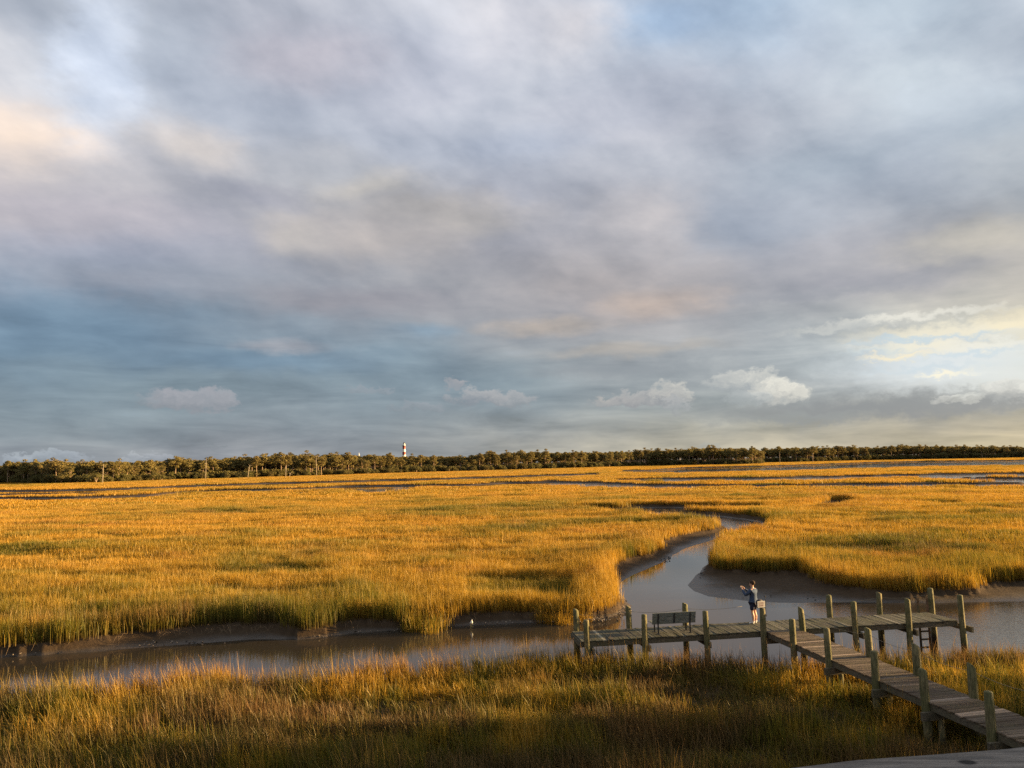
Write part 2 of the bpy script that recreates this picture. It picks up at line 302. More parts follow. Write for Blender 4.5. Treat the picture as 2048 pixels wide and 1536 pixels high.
BANDS = [  # far creeks: x, upper and lower edge as grass tops in the picture
 [(-300,986,990),(0,978,982.5),(100,977,981.5),(200,975,980),(300,972,977),(350,969,974),(440,966.5,971),(540,963,968.5),(720,958.8,962.8),(743,957.6,962),(890,954,958.6),(975,951.4,955.7),(1100,947.3,951.5),(1200,945,947.5)],
 [(-200,990,993),(0,985,988),(170,982,985),(215,981.5,982.5)],
 [(-300,999,1004),(0,990.5,996),(150,990,996.5),(220,988,995),(300,985,991),(350,980,984),(437,976.5,980),(530,975,979),(600,973,976),(680,968.5,974),(720,967.5,980.5),(768,967,980),(805,967,977.5),(850,966.5,970.5),(890,966,970),
  (940,965,972),(975,963,969),(1012,961,967),(1100,959.5,966.8),(1200,961,968.5),(1300,964.5,973),(1365,965,973),(1450,965.5,970.5),(1600,964.5,970),(1700,962.5,968.5),(1850,961.5,967.5),(2048,960,966.5),(2400,957,963)],
 [(1230,956,957.5),(1300,953.5,959),(1400,952.5,958.5),(1550,951.5,957.5),(1690,948,955),(1790,946,950.5),(1850,945,952),(1900,944,949),(2048,942.5,948.5),(2400,938,944)],
 [(1850,950,951.5),(1950,950.5,957),(2048,951.5,958.5),(2400,950,957)],
 [(1240,939.5,941.5),(1300,938,943),(1370,933.5,943),(1520,930.5,939.5),(1640,927,937),(1738,923.5,934),(1850,921,930.5),(2048,919,928.5),(2400,913,921)],
 [(1250,1003.5,1005),(1290,1002.5,1008),(1350,1002.5,1010),(1420,1003,1011),(1480,1004,1009.5),(1520,1006,1008)],
 [(1120,1011,1012.5),(1180,1007,1013),(1250,1008,1019),(1350,1012,1027),(1450,1018,1040),(1500,1023,1046),(1532,1028,1049)],
 [(1622,1004,1005.5),(1645,998,1006.5),(1668,993.5,1005),(1690,993,1000),(1722,996,997.5)],
]
BP = []
for b in BANDS:
    z = 1.15
    BP.append(dense([G(x, u-.3, z)[:2] for x, u, l in b]+[G(x, l+1.1, z)[:2] for x, u, l in b[::-1]], 5.))
def inside(P, X, Y):
    c = np.zeros(X.shape, bool); n = len(P)
    for i in range(n):
        x1, y1 = P[i]; x2, y2 = P[(i+1) % n]
        if y1 == y2: continue
        m = (y1 > Y) != (y2 > Y)
        if m.any(): c[m] ^= X[m] < (x2-x1)*(Y[m]-y1)/(y2-y1)+x1
    return c
def dist(P, X, Y, lim=12.):
    """distance to a densely sampled outline, capped at lim"""
    d2 = np.full(X.shape, lim*lim); mn = P.min(0)-lim; mx = P.max(0)+lim
    m = (X > mn[0]) & (X < mx[0]) & (Y > mn[1]) & (Y < mx[1]); idx = np.nonzero(m)[0]
    A = P; B = np.roll(P, -1, 0); D = B-A; L = (D**2).sum(1)+1e-9
    for s in range(0, len(idx), 4000):
        ii = idx[s:s+4000]; x = X[ii][:, None]; y = Y[ii][:, None]
        sel = (A[:, 1] > y.min()-lim-6) & (A[:, 1] < y.max()+lim+6)
        if not sel.any(): continue
        a = A[sel]; dd = D[sel]
        t = np.clip(((x-a[:, 0])*dd[:, 0]+(y-a[:, 1])*dd[:, 1])/L[sel], 0, 1)
        q = (x-a[:, 0]-t*dd[:, 0])**2+(y-a[:, 1]-t*dd[:, 1])**2
        d2[ii] = np.minimum(d2[ii], q.min(1))
    return np.sqrt(d2)
def terrain(X, Y):
    """height, inside-a-channel flag, distance to the nearest bank"""
    inM = inside(M_POLY, X, Y); dM = dist(M_POLY, X, Y); inW = inside(W_POLY, X, Y); dW = dist(W_POLY, X, Y)
    z = .5+.1*(fbm(X*.25, Y*.25, 5)-.5)
    ch = .30*dW/(dM+dW+1e-6)+.05*(fbm(X*1.2, Y*2.6, 21)-.5)*np.clip(dW, 0, 1)
    z = np.where(inM, ch, z); z = np.where(inW, -np.minimum(.22*dW, .7), z)
    inB = np.zeros(X.shape, bool); dB = np.full(X.shape, 12.)
    for P in BP:
        i = inside(P, X, Y); d = dist(P, X, Y); inB |= i; dB = np.minimum(dB, d)
        z = np.where(i, np.minimum(z, .3-np.clip(d*.45, 0, .8)), z)
    return z, inM | inB, np.minimum(dM, dB)
def ground():
    az = np.radians(np.concatenate([np.arange(-180, -42, 3.), np.arange(-42, 42, .13), np.arange(42, 180, 3.)]))
    r = np.concatenate([[3., 8., 13.], np.exp(np.linspace(math.log(16), math.log(1500), 560)), [1700, 2100, 3000, 5000, 9000]])
    A, R = np.meshgrid(az, r); X = (R*np.sin(A)).ravel(); Y = (R*np.cos(A)).ravel()
    Z, _, _ = terrain(X, Y); nr, na = A.shape
    i, j = np.meshgrid(np.arange(nr-1), np.arange(na), indexing='ij'); j2 = (j+1) % na
    F = np.stack([i*na+j, i*na+j2, (i+1)*na+j2, (i+1)*na+j], -1).reshape(-1, 4)
    me = bpy.data.meshes.new('ground'); me.vertices.add(len(X)); me.vertices.foreach_set('co', np.stack([X, Y, Z], 1).ravel())
    me.loops.add(F.size); me.loops.foreach_set('vertex_index', F[:, ::-1].ravel()); me.polygons.add(len(F)); me.polygons.foreach_set('loop_start', np.arange(0, F.size, 4)); me.update(); me.validate()
    me.shade_smooth(); o = bpy.data.objects.new('ground', me); COL.objects.link(o); tag(o, kind='structure')
    m, t, b = mat('mud'); P = t.new('ShaderNodeNewGeometry').outputs['Position']; z = t.sep(P)[2]
    n = t.noise(P, 2.5, 8, .65); n2 = t.noise(P, .35, 4)
    c = t.mix(n, (.024, .015, .009), (.088, .060, .036)); wet = t.mr(t.m('ADD', z, t.m('MULTIPLY', t.m('SUBTRACT', n2, .5), .12)), .02, .2, 1., 0., True)
    c = t.mix(t.m('MULTIPLY', wet, .6), c, t.mix(n, (.03, .024, .018), (.07, .056, .042))); t.put(b.inputs['Base Color'], c)
    t.put(b.inputs['Roughness'], t.mr(wet, 0., 1., .9, .45)); t.put(b.inputs['Specular IOR Level'], t.mr(wet, 0., 1., .06, .36))
    bp = t.new('ShaderNodeBump'); bp.inputs['Distance'].default_value = .05; bp.inputs['Strength'].default_value = .7
    t.put(bp.inputs['Height'], t.noise(t.vm('MULTIPLY', P, (1., 1.8, 1.)), 5., 7, .62)); t.l.new(bp.outputs[0], b.inputs['Normal'])
    me.materials.append(m)
ground()
def water():
    o = mesh_obj('water', [(-6000, -200, 0), (6000, -200, 0), (6000, 1600, 0), (-6000, 1600, 0)], [(0, 1, 2, 3)]); tag(o, kind='structure')
    m, t, b = mat('creek_water'); P = t.new('ShaderNodeNewGeometry').outputs['Position']; x, y, z = t.sep(P)
    t.put(b.inputs['Base Color'], (.035, .028, .020)); b.inputs['Roughness'].default_value = .04; b.inputs['IOR'].default_value = 1.333
    b.inputs['Specular IOR Level'].default_value = .62
    rip = t.m('MULTIPLY', t.mr(x, 13., 24., .12, 1., True), t.mr(t.noise(P, .12, 3), .35, .65, .35, 1.))
    hgt = t.m('MULTIPLY', t.m('ADD', t.noise(t.vm('MULTIPLY', P, (1., 2.2, 1.)), 3.2, 4, .55), t.m('MULTIPLY', t.noise(P, .7, 2), .6)), rip)
    bp = t.new('ShaderNodeBump'); bp.inputs['Distance'].default_value = .035; bp.inputs['Strength'].default_value = .6
    t.put(bp.inputs['Height'], hgt); t.l.new(bp.outputs[0], b.inputs['Normal']); o.data.materials.append(m)
water()

# ------------------------------------------------------------------ grass
def grass_mat():
    m, t, b = mat('cordgrass'); t.n.remove(b); P = t.new('ShaderNodeNewGeometry').outputs['Position']
    at = t.new('ShaderNodeAttribute', attribute_type='INSTANCER', attribute_name='tint').outputs['Fac']
    rd = t.new('ShaderNodeAttribute', attribute_type='INSTANCER', attribute_name='red').outputs['Fac']
    u = t.new('ShaderNodeAttribute', attribute_name='u').outputs['Fac']; k = t.new('ShaderNodeAttribute', attribute_name='dry').outputs['Fac']
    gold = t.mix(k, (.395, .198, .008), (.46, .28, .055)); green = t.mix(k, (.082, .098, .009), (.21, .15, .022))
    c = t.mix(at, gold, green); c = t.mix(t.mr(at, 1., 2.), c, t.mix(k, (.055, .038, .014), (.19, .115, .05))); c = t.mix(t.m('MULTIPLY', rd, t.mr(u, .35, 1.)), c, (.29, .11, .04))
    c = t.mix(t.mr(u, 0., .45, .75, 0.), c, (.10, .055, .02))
    d = t.new('ShaderNodeBsdfDiffuse'); t.put(d.inputs[0], c); tr = t.new('ShaderNodeBsdfTranslucent'); t.put(tr.inputs[0], c)
    gl = t.new('ShaderNodeBsdfGlossy'); gl.inputs['Roughness'].default_value = .45; t.put(gl.inputs[0], (.8, .75, .6))
    a = t.new('ShaderNodeMixShader'); a.inputs[0].default_value = .42; t.l.new(d.outputs[0], a.inputs[1]); t.l.new(tr.outputs[0], a.inputs[2])
    a2 = t.new('ShaderNodeMixShader'); a2.inputs[0].default_value = .02; t.l.new(a.outputs[0], a2.inputs[1]); t.l.new(gl.outputs[0], a2.inputs[2])
    t.l.new(a2.outputs[0], t.n['Material Output'].inputs[0]); return m
GRASS = grass_mat()
def tuft(name, n, rad, h, w, lean=.28, segs=3, hj=.35, stalk=0.):
    V = []; F = []; U = []; K = []
    for _ in range(n):
        r = rad*math.sqrt(random.random()); a = random.random()*6.283; x, y = r*math.cos(a), r*math.sin(a)
        hh = h*random.uniform(1-hj, 1+hj*.6); ww = w*random.uniform(.6, 1.25); la = random.gauss(3.3, 1.5); le = abs(random.gauss(0, lean))*hh
        if random.random() < .05: le *= 2.4
        kk = random.random()**2; ph = random.random()*3.1416; st = random.random() < stalk
        if st: ww *= .8; hh *= 1.35; kk = 1.
        b = len(V); c, s_ = math.cos(ph), math.sin(ph)
        for i in range(segs+1):
            u = i/segs; q = ww/2*(1-u**1.5*.88); ox = le*math.cos(la)*u**2; oy = le*math.sin(la)*u**2; zz = hh*u*(1-.18*(le/hh)*u)-.03
            V += [(x+ox-q*c, y+oy-q*s_, zz), (x+ox+q*c, y+oy+q*s_, zz)]; U += [u, u]; K += [kk, kk]
        F += [(b+2*i, b+2*i+1, b+2*i+3, b+2*i+2) for i in range(segs)]
    o = mesh_obj(name, V, F, GRASS, link=False)
    for nm, dat in (('u', U), ('dry', K)): o.data.attributes.new(nm, 'FLOAT', 'POINT').data.foreach_set('value', dat)
    return o
def scatter(name, label, X, Y, Z, scl, sclz, tint, red, templates, parent=None):
    c = bpy.data.collections.new(name+'_templates')
    for o in templates: c.objects.link(o)
    n = len(X); me = bpy.data.meshes.new(name); me.vertices.add(n); me.vertices.foreach_set('co', np.stack([X, Y, Z], 1).astype(np.float32).ravel())
    rot = np.zeros((n, 3), np.float32); rot[:, 2] = rng.uniform(-.6, .6, n)
    sc = np.stack([scl, scl, sclz], 1).astype(np.float32)
    me.attributes.new('rot', 'FLOAT_VECTOR', 'POINT').data.foreach_set('vector', rot.ravel())
    me.attributes.new('scl', 'FLOAT_VECTOR', 'POINT').data.foreach_set('vector', sc.ravel())
    me.attributes.new('tint', 'FLOAT', 'POINT').data.foreach_set('value', tint.astype(np.float32))
    me.attributes.new('red', 'FLOAT', 'POINT').data.foreach_set('value', red.astype(np.float32))
    me.attributes.new('pick', 'INT', 'POINT').data.foreach_set('value', rng.integers(0, len(templates), n).astype(np.int32))
    o = bpy.data.objects.new(name, me); COL.objects.link(o)
    ng = bpy.data.node_groups.new(name, 'GeometryNodeTree'); ng.interface.new_socket('Geometry', in_out='INPUT', socket_type='NodeSocketGeometry'); ng.interface.new_socket('Geometry', in_out='OUTPUT', socket_type='NodeSocketGeometry')
    N = ng.nodes; L = ng.links; gi = N.new('NodeGroupInput'); go = N.new('NodeGroupOutput'); ip = N.new('GeometryNodeInstanceOnPoints'); ci = N.new('GeometryNodeCollectionInfo')
    ci.inputs[0].default_value = c; ci.inputs['Separate Children'].default_value = True; ci.inputs['Reset Children'].default_value = True
    def att(nm, ty):
        a = N.new('GeometryNodeInputNamedAttribute'); a.data_type = ty; a.inputs[0].default_value = nm; return a.outputs[0]
    L.new(gi.outputs[0], ip.inputs['Points']); L.new(ci.outputs[0], ip.inputs['Instance']); ip.inputs['Pick Instance'].default_value = True
    L.new(att('pick', 'INT'), ip.inputs['Instance Index']); L.new(att('rot', 'FLOAT_VECTOR'), ip.inputs['Rotation']); L.new(att('scl', 'FLOAT_VECTOR'), ip.inputs['Scale'])
    L.new(ip.outputs[0], go.inputs[0]); md = o.modifiers.new('scatter', 'NODES'); md.node_group = ng
    tag(o, label, 'grass', kind='stuff'); return o
def field(r0, r1, dens, mind=.05, azlim=39.):
    a = math.radians(azlim); n = int(dens*a*(r1*r1-r0*r0)); r = np.sqrt(rng.uniform(r0*r0, r1*r1, n)); t = rng.uniform(-a, a, n)
    X = r*np.sin(t); Y = r*np.cos(t); Z, ch, d = terrain(X, Y); k = ~ch & (d > mind*(.6+.4*rng.random(n))); return X[k], Y[k], Z[k], d[k]
WALK_C = []   # filled below with the line of the walkway, to keep blades out of the deck
def grow(name, label, r0, r1, dens, temps, s=1., edge=.5, base=.78, thin=0., mind=.05):
    X, Y, Z, d = field(r0, r1, dens, mind); R = np.hypot(X, Y)
    n1 = fbm(X*.09, Y*.09, 31); n2 = fbm(X*.45, Y*.45, 47); n3 = fbm(X*.025, Y*.03, 91); n4 = fbm(X*.16, Y*.30, 61)
    hz = base+edge*np.exp(-d/2.2)+.55*(n2-.5)+.5*(n1-.5)
    n5 = fbm(X*.018, Y*.075, 133); n6 = fbm(X*.05, Y*.22, 157); hz = hz+(.5*(n6-.5)+.3*(n5-.5))*np.clip((R-40)/60, 0, 1)
    tint = np.clip((n1-.48)*2.2+(n2-.5)*1.2+(n3-.5)*1.4+(n5-.5)*2.+(n6-.5)*1.4+rng.normal(0, .25, len(X))+.06, 0, 1.6)*np.clip(1.2-R/300, .5, 1.)
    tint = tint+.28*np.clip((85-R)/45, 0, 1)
    flat = np.clip((fbm(X*.10, Y*.26, 303)-.60)*9, 0, 1)*(d > 2.5); hz = hz*(1-.42*flat); tint = tint+.55*flat
    red = np.clip((n4-.58)*3+rng.normal(0, .12, len(X)), 0, 1)*.8
    near = Y < 34+np.minimum(X, 0)*.14
    near &= R < 60
    q1 = fbm(X*.22, Y*.40, 201); q2 = fbm(X*.7, Y*.9, 211); rim = np.exp(-d/1.6)
    tint = np.where(near, np.clip(1.32+(q1-.5)*4.4+(q2-.5)*1.6+np.clip((26-Y)*.05, -.2, .45)-.35*rim+rng.normal(0, .28, len(X)), .15, 1.9), tint)  # foreground tint pushed to dark olive brown, putting part of the shade into colour
    red = np.where(near, np.clip(.0+.5*rim+(fbm(X*.6, Y*.6, 17)-.50)*1.3, 0, .85), red)
    k = np.ones(len(X), bool)
    if thin:
        cl = fbm(X*.30, Y*.60, 71); gap = np.clip((.50-cl)*7, 0, 1)*np.clip((d-1.5)/1.5, 0, 1); k = ~(near & (rng.random(len(X)) < thin*gap))
        hz = np.where(near, hz*(1.-.50*gap)*(.85+.5*(cl-.4)), hz)
    hz = np.where(near, hz*np.where(d < 3, .66, .80), hz); hz = np.where(near & (d < 3.5), np.minimum(hz, .82), hz); hz = np.clip(hz, .22, 1.7)
    for (ax, ay, bx, by, wd) in WALK_C:
        ux, uy = bx-ax, by-ay; L2 = ux*ux+uy*uy; tt = ((X-ax)*ux+(Y-ay)*uy)/L2; dd = np.abs((X-ax)*uy-(Y-ay)*ux)/math.sqrt(L2)
        under = (tt > -.05) & (tt < 1.05) & (dd < wd); hz = np.where(under, np.minimum(hz, .75), hz)
    return scatter(name, label, X[k], Y[k], Z[k], rng.uniform(.85, 1.2, k.sum())*s, hz[k]*rng.uniform(.72, 1.2, k.sum()), tint[k], red[k], temps)

# ------------------------------------------------------------------ dock layout
DZ = 1.7
J = G(1530, 1262, DZ)[:2]
TA = math.radians(8.3); T = np.array([math.cos(TA), math.sin(TA)]); TN = np.array([-T[1], T[0]])
WA = math.radians(-80); Wd = np.array([math.cos(WA), math.sin(WA)]); Wn = np.array([-Wd[1], Wd[0]])   # Wn points right of the walkway as seen
PE = (G(1405, 1300, 0), 0)
TL = float(np.dot(G(1168, 1287, DZ)[:2]-J, T)); TR = float(np.dot(G(1922, 1243, DZ)[:2]-J, T)); TD = 1.75
WL = 16.5; WW = 1.50
WALK_C += [tuple(J+Wn*WW/2)+tuple(J+Wn*WW/2+Wd*WL)+(WW/2+.1,)]
if True:
    near_t = [tuft('grass_tuft', 24, .25, 1.0, .0215, .20, 4, .55, .08) for _ in range(7)]
    mid_t = [tuft('grass_tuft', 54, .5, .95, .024, .20, 3, .5, .05) for _ in range(6)]
    far_t = [tuft('grass_patch', 115, 1.3, .95, .048, .18, 2, .5, .04) for _ in range(5)]
    vfar_t = [tuft('grass_patch', 220, 4., .95, .16, .12, 1, .25) for _ in range(3)]
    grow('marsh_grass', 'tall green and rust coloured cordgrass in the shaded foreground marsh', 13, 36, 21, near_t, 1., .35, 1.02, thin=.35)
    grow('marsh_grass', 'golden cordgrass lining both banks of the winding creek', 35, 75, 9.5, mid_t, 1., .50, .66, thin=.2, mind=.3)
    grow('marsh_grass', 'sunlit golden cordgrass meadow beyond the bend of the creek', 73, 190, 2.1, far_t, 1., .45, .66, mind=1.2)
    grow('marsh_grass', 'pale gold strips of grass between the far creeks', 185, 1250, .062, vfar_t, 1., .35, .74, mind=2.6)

# ------------------------------------------------------------------ dock
def wood_mat(name, a, b, moss=(.10, .115, .045), mossy=.5, grain=(1., 1., 1.), wetz=None, rough=.85):
    m, t, bs = mat(name); P = t.new('ShaderNodeNewGeometry').outputs['Position']; v = t.new('ShaderNodeAttribute', attribute_name='var').outputs['Fac']
    n = t.mr(t.noise(t.vm('MULTIPLY', P, grain), 9., 7, .65), .34, .66); c = t.mix(n, a, b)
    c = t.mix(t.m('MULTIPLY', t.mr(t.noise(P, 1.7, 5), .42, .62), mossy), c, moss)
    c = t.mix(v, c, t.mix(n, tuple(min(1, x*2.2+.05) for x in b), tuple(min(1, x*3.+.12) for x in b)))
    if wetz: c = t.mix(t.mr(t.m('ADD', t.sep(P)[2], t.m('MULTIPLY', t.noise(P, 6., 3), .25)), wetz-.1, wetz+.25, 1., 0., True), c, (.035, .026, .018))
    t.put(bs.inputs['Base Color'], c); bs.inputs['Roughness'].default_value = rough; bs.inputs['Specular IOR Level'].default_value = .25
    bp = t.new('ShaderNodeBump'); bp.inputs['Distance'].default_value = .012; t.put(bp.inputs['Height'], t.noise(t.vm('MULTIPLY', P, grain), 22., 5)); t.l.new(bp.outputs[0], bs.inputs['Normal'])
    return m
PILE = wood_mat('piling_wood', (.055, .048, .022), (.23, .19, .092), (.05, .062, .015), .5, (3., 3., .5), .75)
PLANK_T = wood_mat('platform_planks', (.014, .012, .008), (.062, .053, .032), (.065, .065, .028), .65, (1., 1., 1.))
PLANK_W = wood_mat('walkway_planks', (.020, .012, .007), (.080, .050, .027), (.075, .062, .024), .4, (1., 4., 1.))
BEAM = wood_mat('beam_wood', (.05, .04, .027), (.15, .12, .08), (.09, .085, .04), .4, (1., 1., 3.))
def P3(o, d, s, n, w, z): return (o[0]+d[0]*s+n[0]*w, o[1]+d[1]*s+n[1]*w, z)
dock = tag(empty('dock', (J[0], J[1], 0)), 'weathered grey wooden dock with long T shaped end over the creek', 'dock')
def dpart(mb, name, m, parent=None, smooth=False):
    o = mb.build(name, m, parent or dock, smooth)
    if parent is None: o.matrix_parent_inverse = Matrix.Translation((-J[0], -J[1], 0))
    return o
def planks(o, d, n, s0, s1, w0, w1, name, m, bright, seed, over=.04):
    random.seed(seed); mb = MB(); s = s0; ang = math.atan2(d[1], d[0]); k = 0
    while s < s1-.05:
        pw = .138; c = P3(o, d, s+pw/2, n, (w0+w1)/2+random.uniform(-.012, .012), DZ-.02+random.uniform(-.004, .004))
        v = bright.get(k, random.uniform(0, .22) if random.random() < .8 else random.uniform(.2, .4))
        mb.box(c, (pw-.008, w1-w0+over+random.uniform(-.03, .03), .038), ang, .0015, v, tilt=Matrix.Rotation(random.uniform(-.012, .012), 3, 'X')); s += pw+.006; k += 1
    return dpart(mb, name, m)
planks(J, T, TN, TL, TR, .0, TD, 'platform_deck', PLANK_T, {6: .7, 95: .8}, 5)
planks(J-Wd*0+Wn*0, Wd, Wn, .02, WL, .0, WW, 'walkway_deck', PLANK_W, {14: .9, 19: 1., 20: .3, 28: 1., 64: .95, 65: .5, 72: 1., 73: .8, 84: .6}, 8)
for w in (.03, TD/2, TD-.03):
    mb = MB(); mb.beam(P3(J, T, TL+.01, TN, w, DZ-.14), P3(J, T, TR-.01, TN, w, DZ-.14), .05, .195); dpart(mb, 'stringer', BEAM)
mb = MB(); mb.beam(P3(J, T, TL-.03, TN, 0, DZ-.145), P3(J, T, TL-.03, TN, TD, DZ-.145), .05, .2); dpart(mb, 'end_board', BEAM)
mb = MB(); mb.beam(P3(J, T, TR+.03, TN, 0, DZ-.145), P3(J, T, TR+.03, TN, TD, DZ-.145), .05, .2); dpart(mb, 'end_board', BEAM)
for w in (.03, WW/2, WW-.03):
    mb = MB(); mb.beam(P3(J, Wd, .05, Wn, w, DZ-.14), P3(J, Wd, WL, Wn, w, DZ-.14), .05, .195); dpart(mb, 'stringer', BEAM)
def piling(x, y, top, lean=(0, 0), r=.122, base=-1.1, cut=0.):
    mb = MB(); n = 14; pts = []; rad = []
    for k in range(9):
        u = k/8; z = base+(top-base)*u
        pts.append((x+lean[0]*(u-.6)+.012*math.sin(u*5+x*9), y+lean[1]*(u-.6), z)); rad.append(r*(1.06-.1*u)*(1+.03*math.sin(u*9+y*7)))
    rad[-1] *= .93; p = pts[-1]; pts += [(p[0], p[1], top+.022), (p[0], p[1], top+.035)]; rad += [rad[-1]*.82, rad[-1]*.45]
    mb.tube(pts, rad, n)
    if cut:
        mb.V = [(a, b_, c-cut*max(0, (a-p[0])/r+.6) if c > top-.02 else c) for a, b_, c in mb.V]
    return dpart(mb, 'piling', PILE, smooth=True)
random.seed(3)
def tcoord(px, py): return float(np.dot(G(px, py, DZ)[:2]-J, T))
tops = {}
front = [(1174, 1283, .82), (1290, 1277, .92), (1411, 1269, .93), (1715, 1255, 1.0), (1822, 1249, 1.03), (1930, 1243, 1.05)]
back = [(1157, 1265, .88), (1262, 1258, .90), (1376, 1252, .90), (1661, 1234, .92), (1766, 1230, .95), (1873, 1225, 1.0)]
row_f = []; row_b = []
for px, py, h in front:
    s = tcoord(px, py); x, y, _ = P3(J, T, s, TN, -.15, 0); piling(x, y, DZ+h, (random.uniform(-.06, .02), 0), cut=random.choice([0, .04, 0])); row_f.append((x, y, DZ+h))
for px, py, h in back:
    s = tcoord(px, py); x, y, _ = P3(J, T, s, TN, TD+.15, 0); piling(x, y, DZ+h, (random.uniform(-.05, .02), 0), r=.128, cut=random.choice([0, 0, .05])); row_b.append((x, y, DZ+h))
for s in [tcoord(a, b) for a, b, _ in back]:
    mb = MB(); mb.beam(P3(J, T, s+.17, TN, -.32, DZ-.36), P3(J, T, s+.17, TN, TD+.32, DZ-.36), .09, .235); dpart(mb, 'cross_beam', BEAM)
sj = P3(J, T, -.13, TN, -.14, 0); piling(sj[0], sj[1], DZ+.93, (-.04, 0))
wl = [float(np.dot(G(a, b, DZ)[:2]-J, Wd)) for a, b in [(1587, 1288), (1662, 1318), (1756, 1359), (1852, 1402), (1978, 1460)]]; wl += [wl[-1]+2.4, wl[-1]+4.8]
wr = [float(np.dot(G(a, b, DZ)[:2]-J, Wd)) for a, b in [(1607, 1260), (1738, 1313), (1836, 1350), (1943, 1395)]]; wr += [wr[-1]+2.4, wr[-1]+4.8]
row_l = [(sj[0], sj[1], DZ+.93)]; row_r = []
for k, s in enumerate(wl):
    h = [.90, 1.04, .86, .89, .93, 1.0, 1.0][k]; x, y, _ = P3(J, Wd, s, Wn, -.05, 0); piling(x, y, DZ+h, (random.uniform(-.06, 0), 0), cut=[0, 0, 0, .03, 0, 0, 0][k]); row_l.append((x, y, DZ+h))
for k, s in enumerate(wr):
    h = [.92, .98, .98, .96, 1.0, 1.0][k]; x, y, _ = P3(J, Wd, s, Wn, WW+.03, 0); piling(x, y, DZ+h, (random.uniform(-.07, 0), 0), cut=[.09, .05, .08, .10, 0, 0][k], r=.128); row_r.append((x, y, DZ+h))
for s in wl[1:]:
    mb = MB(); mb.beam(P3(J, Wd, s+.18, Wn, -.34, DZ-.36), P3(J, Wd, s+.18, Wn, WW+.34, DZ-.36), .09, .235); dpart(mb, 'cross_beam', BEAM)
    mb = MB(); mb.tube([P3(J, Wd, s+.20, Wn, .25, -1), P3(J, Wd, s+.20, Wn, .25, DZ-.47)], .085, 10); dpart(mb, 'short_post', PILE, smooth=True)
mb = MB(); mb.beam(P3(J, T, -.13, TN, -.14, DZ-.36), P3(J, T, WW+.4, TN, -.14, DZ-.36), .09, .235); dpart(mb, 'cross_beam', BEAM)
ROPE = simple('rope_fibre', (.20, .17, .12), .9, .1, 30)
def rope(pts, drop=.22, sag=.12):
    mb = MB()
    for a, b in zip(pts, pts[1:]):
        a = Vector((a[0], a[1], a[2]-drop)); b = Vector((b[0], b[1], b[2]-drop)); L = (b-a).length
        mb.tube([a.lerp(b, u/8)-Vector((0, 0, sag*L/3*(1-(2*u/8-1)**2))) for u in range(9)], .0065, 5)
    return dpart(mb, 'rope', ROPE, smooth=True)
rope([row_f[0], row_b[0]]); rope(row_b[:3]); rope([row_b[2], (*P3(J, T, -.13, TN, TD+.0, 0)[:2], DZ+.9)], sag=.1)
rope(row_b[3:]+[row_f[-1]]); rope(row_r)
def ladder():
    s0 = tcoord(1842, 1226); mb0 = []
    lad = MB(); a = []
    for s in (s0, s0+.46):
        lad.beam(P3(J, T, s, TN, TD+.09, -.35), P3(J, T, s+.0, TN, TD+.09, DZ+.62), .085, .045)
    o = dpart(lad, 'ladder', wood_mat('ladder_wood', (.07, .04, .025), (.20, .11, .06), wetz=.6))
    for z in (.15, .5, .85, 1.2, 1.5):
        r = MB(); r.beam(P3(J, T, s0, TN, TD+.13, z), P3(J, T, s0+.46, TN, TD+.13, z), .04, .075); r.build('rung', BEAM, o)
ladder()

# ------------------------------------------------------------------ bench, sign
def bench():
    a = G(1316, 1268, DZ)[:2]; s = float(np.dot(a-J, T)); w = max(.22, float(np.dot(a-J, TN)))
    b = tag(empty('bench', P3(J, T, s+.62, TN, w, DZ), TA), 'grey slatted wooden bench with dark metal frame seen from behind on the dock', 'bench')
    SL = wood_mat('bench_slats', (.10, .105, .09), (.24, .235, .20), (.07, .09, .05), .25, (.4, 3., 3.)); FR = simple('bench_metal', (.025, .025, .026), .5, .5)
    mb = MB()
    for k in range(3): mb.box((0.06, -.045-.032*k, .47+.155*k), (1.84, .034, .150), 0, .001, tilt=Matrix.Rotation(.18, 3, 'X'))
    mb.build('backrest', SL, b); mb = MB()
    for k in range(4): mb.box((.06, .06+.115*k, .44), (1.84, .105, .034), 0, .001)
    mb.build('seat', SL, b)
    for x in (-.62, .06, .74):
        f = MB(); f.beam((x, -.07, .40), (x, -.140, .82), .06, .012); f.beam((x, -.06, .415), (x, .5, .415), .05, .014)
        if x != .06: f.beam((x, -.06, .42), (x, -.06, .0), .055, .02); f.beam((x, .42, .42), (x, .42, 0), .055, .02); f.box((x, -.06, .006), (.12, .12, .012)); f.box((x, .42, .006), (.12, .12, .012))
        f.build('support', FR, b)
bench()
def sign():
    x, y, z = sj[0], sj[1], DZ+.93+.033
    s = tag(empty('sign', (x-.06, y-.02, z), math.radians(16)), 'small white notice sign on top of the post beside the standing man', 'sign')
    mb = MB(); mb.box((0, -.03, .15), (.35, .02, .25), 0, 0); mb.build('board', simple('sign_white', (.55, .51, .44), .5, .4, 4, .08), s)
    mb = MB(); random.seed(2)
    for r, (zz, hh, n) in enumerate(((.222, .016, 6), (.185, .014, 7), (.148, .014, 8), (.092, .034, 5))):
        xx = -.125
        for k in range(n):
            ww = random.uniform(.018, .036)*(1.3 if r == 3 else 1)
            if xx+ww > .13: break
            mb.box((xx+ww/2, -.0425, zz), (ww, .004, hh)); xx += ww+.012
    mb.build('lettering', simple('sign_letters', (.22, .06, .05), .6), s)
    mb = MB(); mb.blob((-.03, .05, .24), (.16, .09, .10), 16, 8); mb.box((-.03, .05, .12), (.26, .10, .235)); mb.build('dark_cap', simple('sign_cap', (.05, .04, .035), .6), s)
sign()

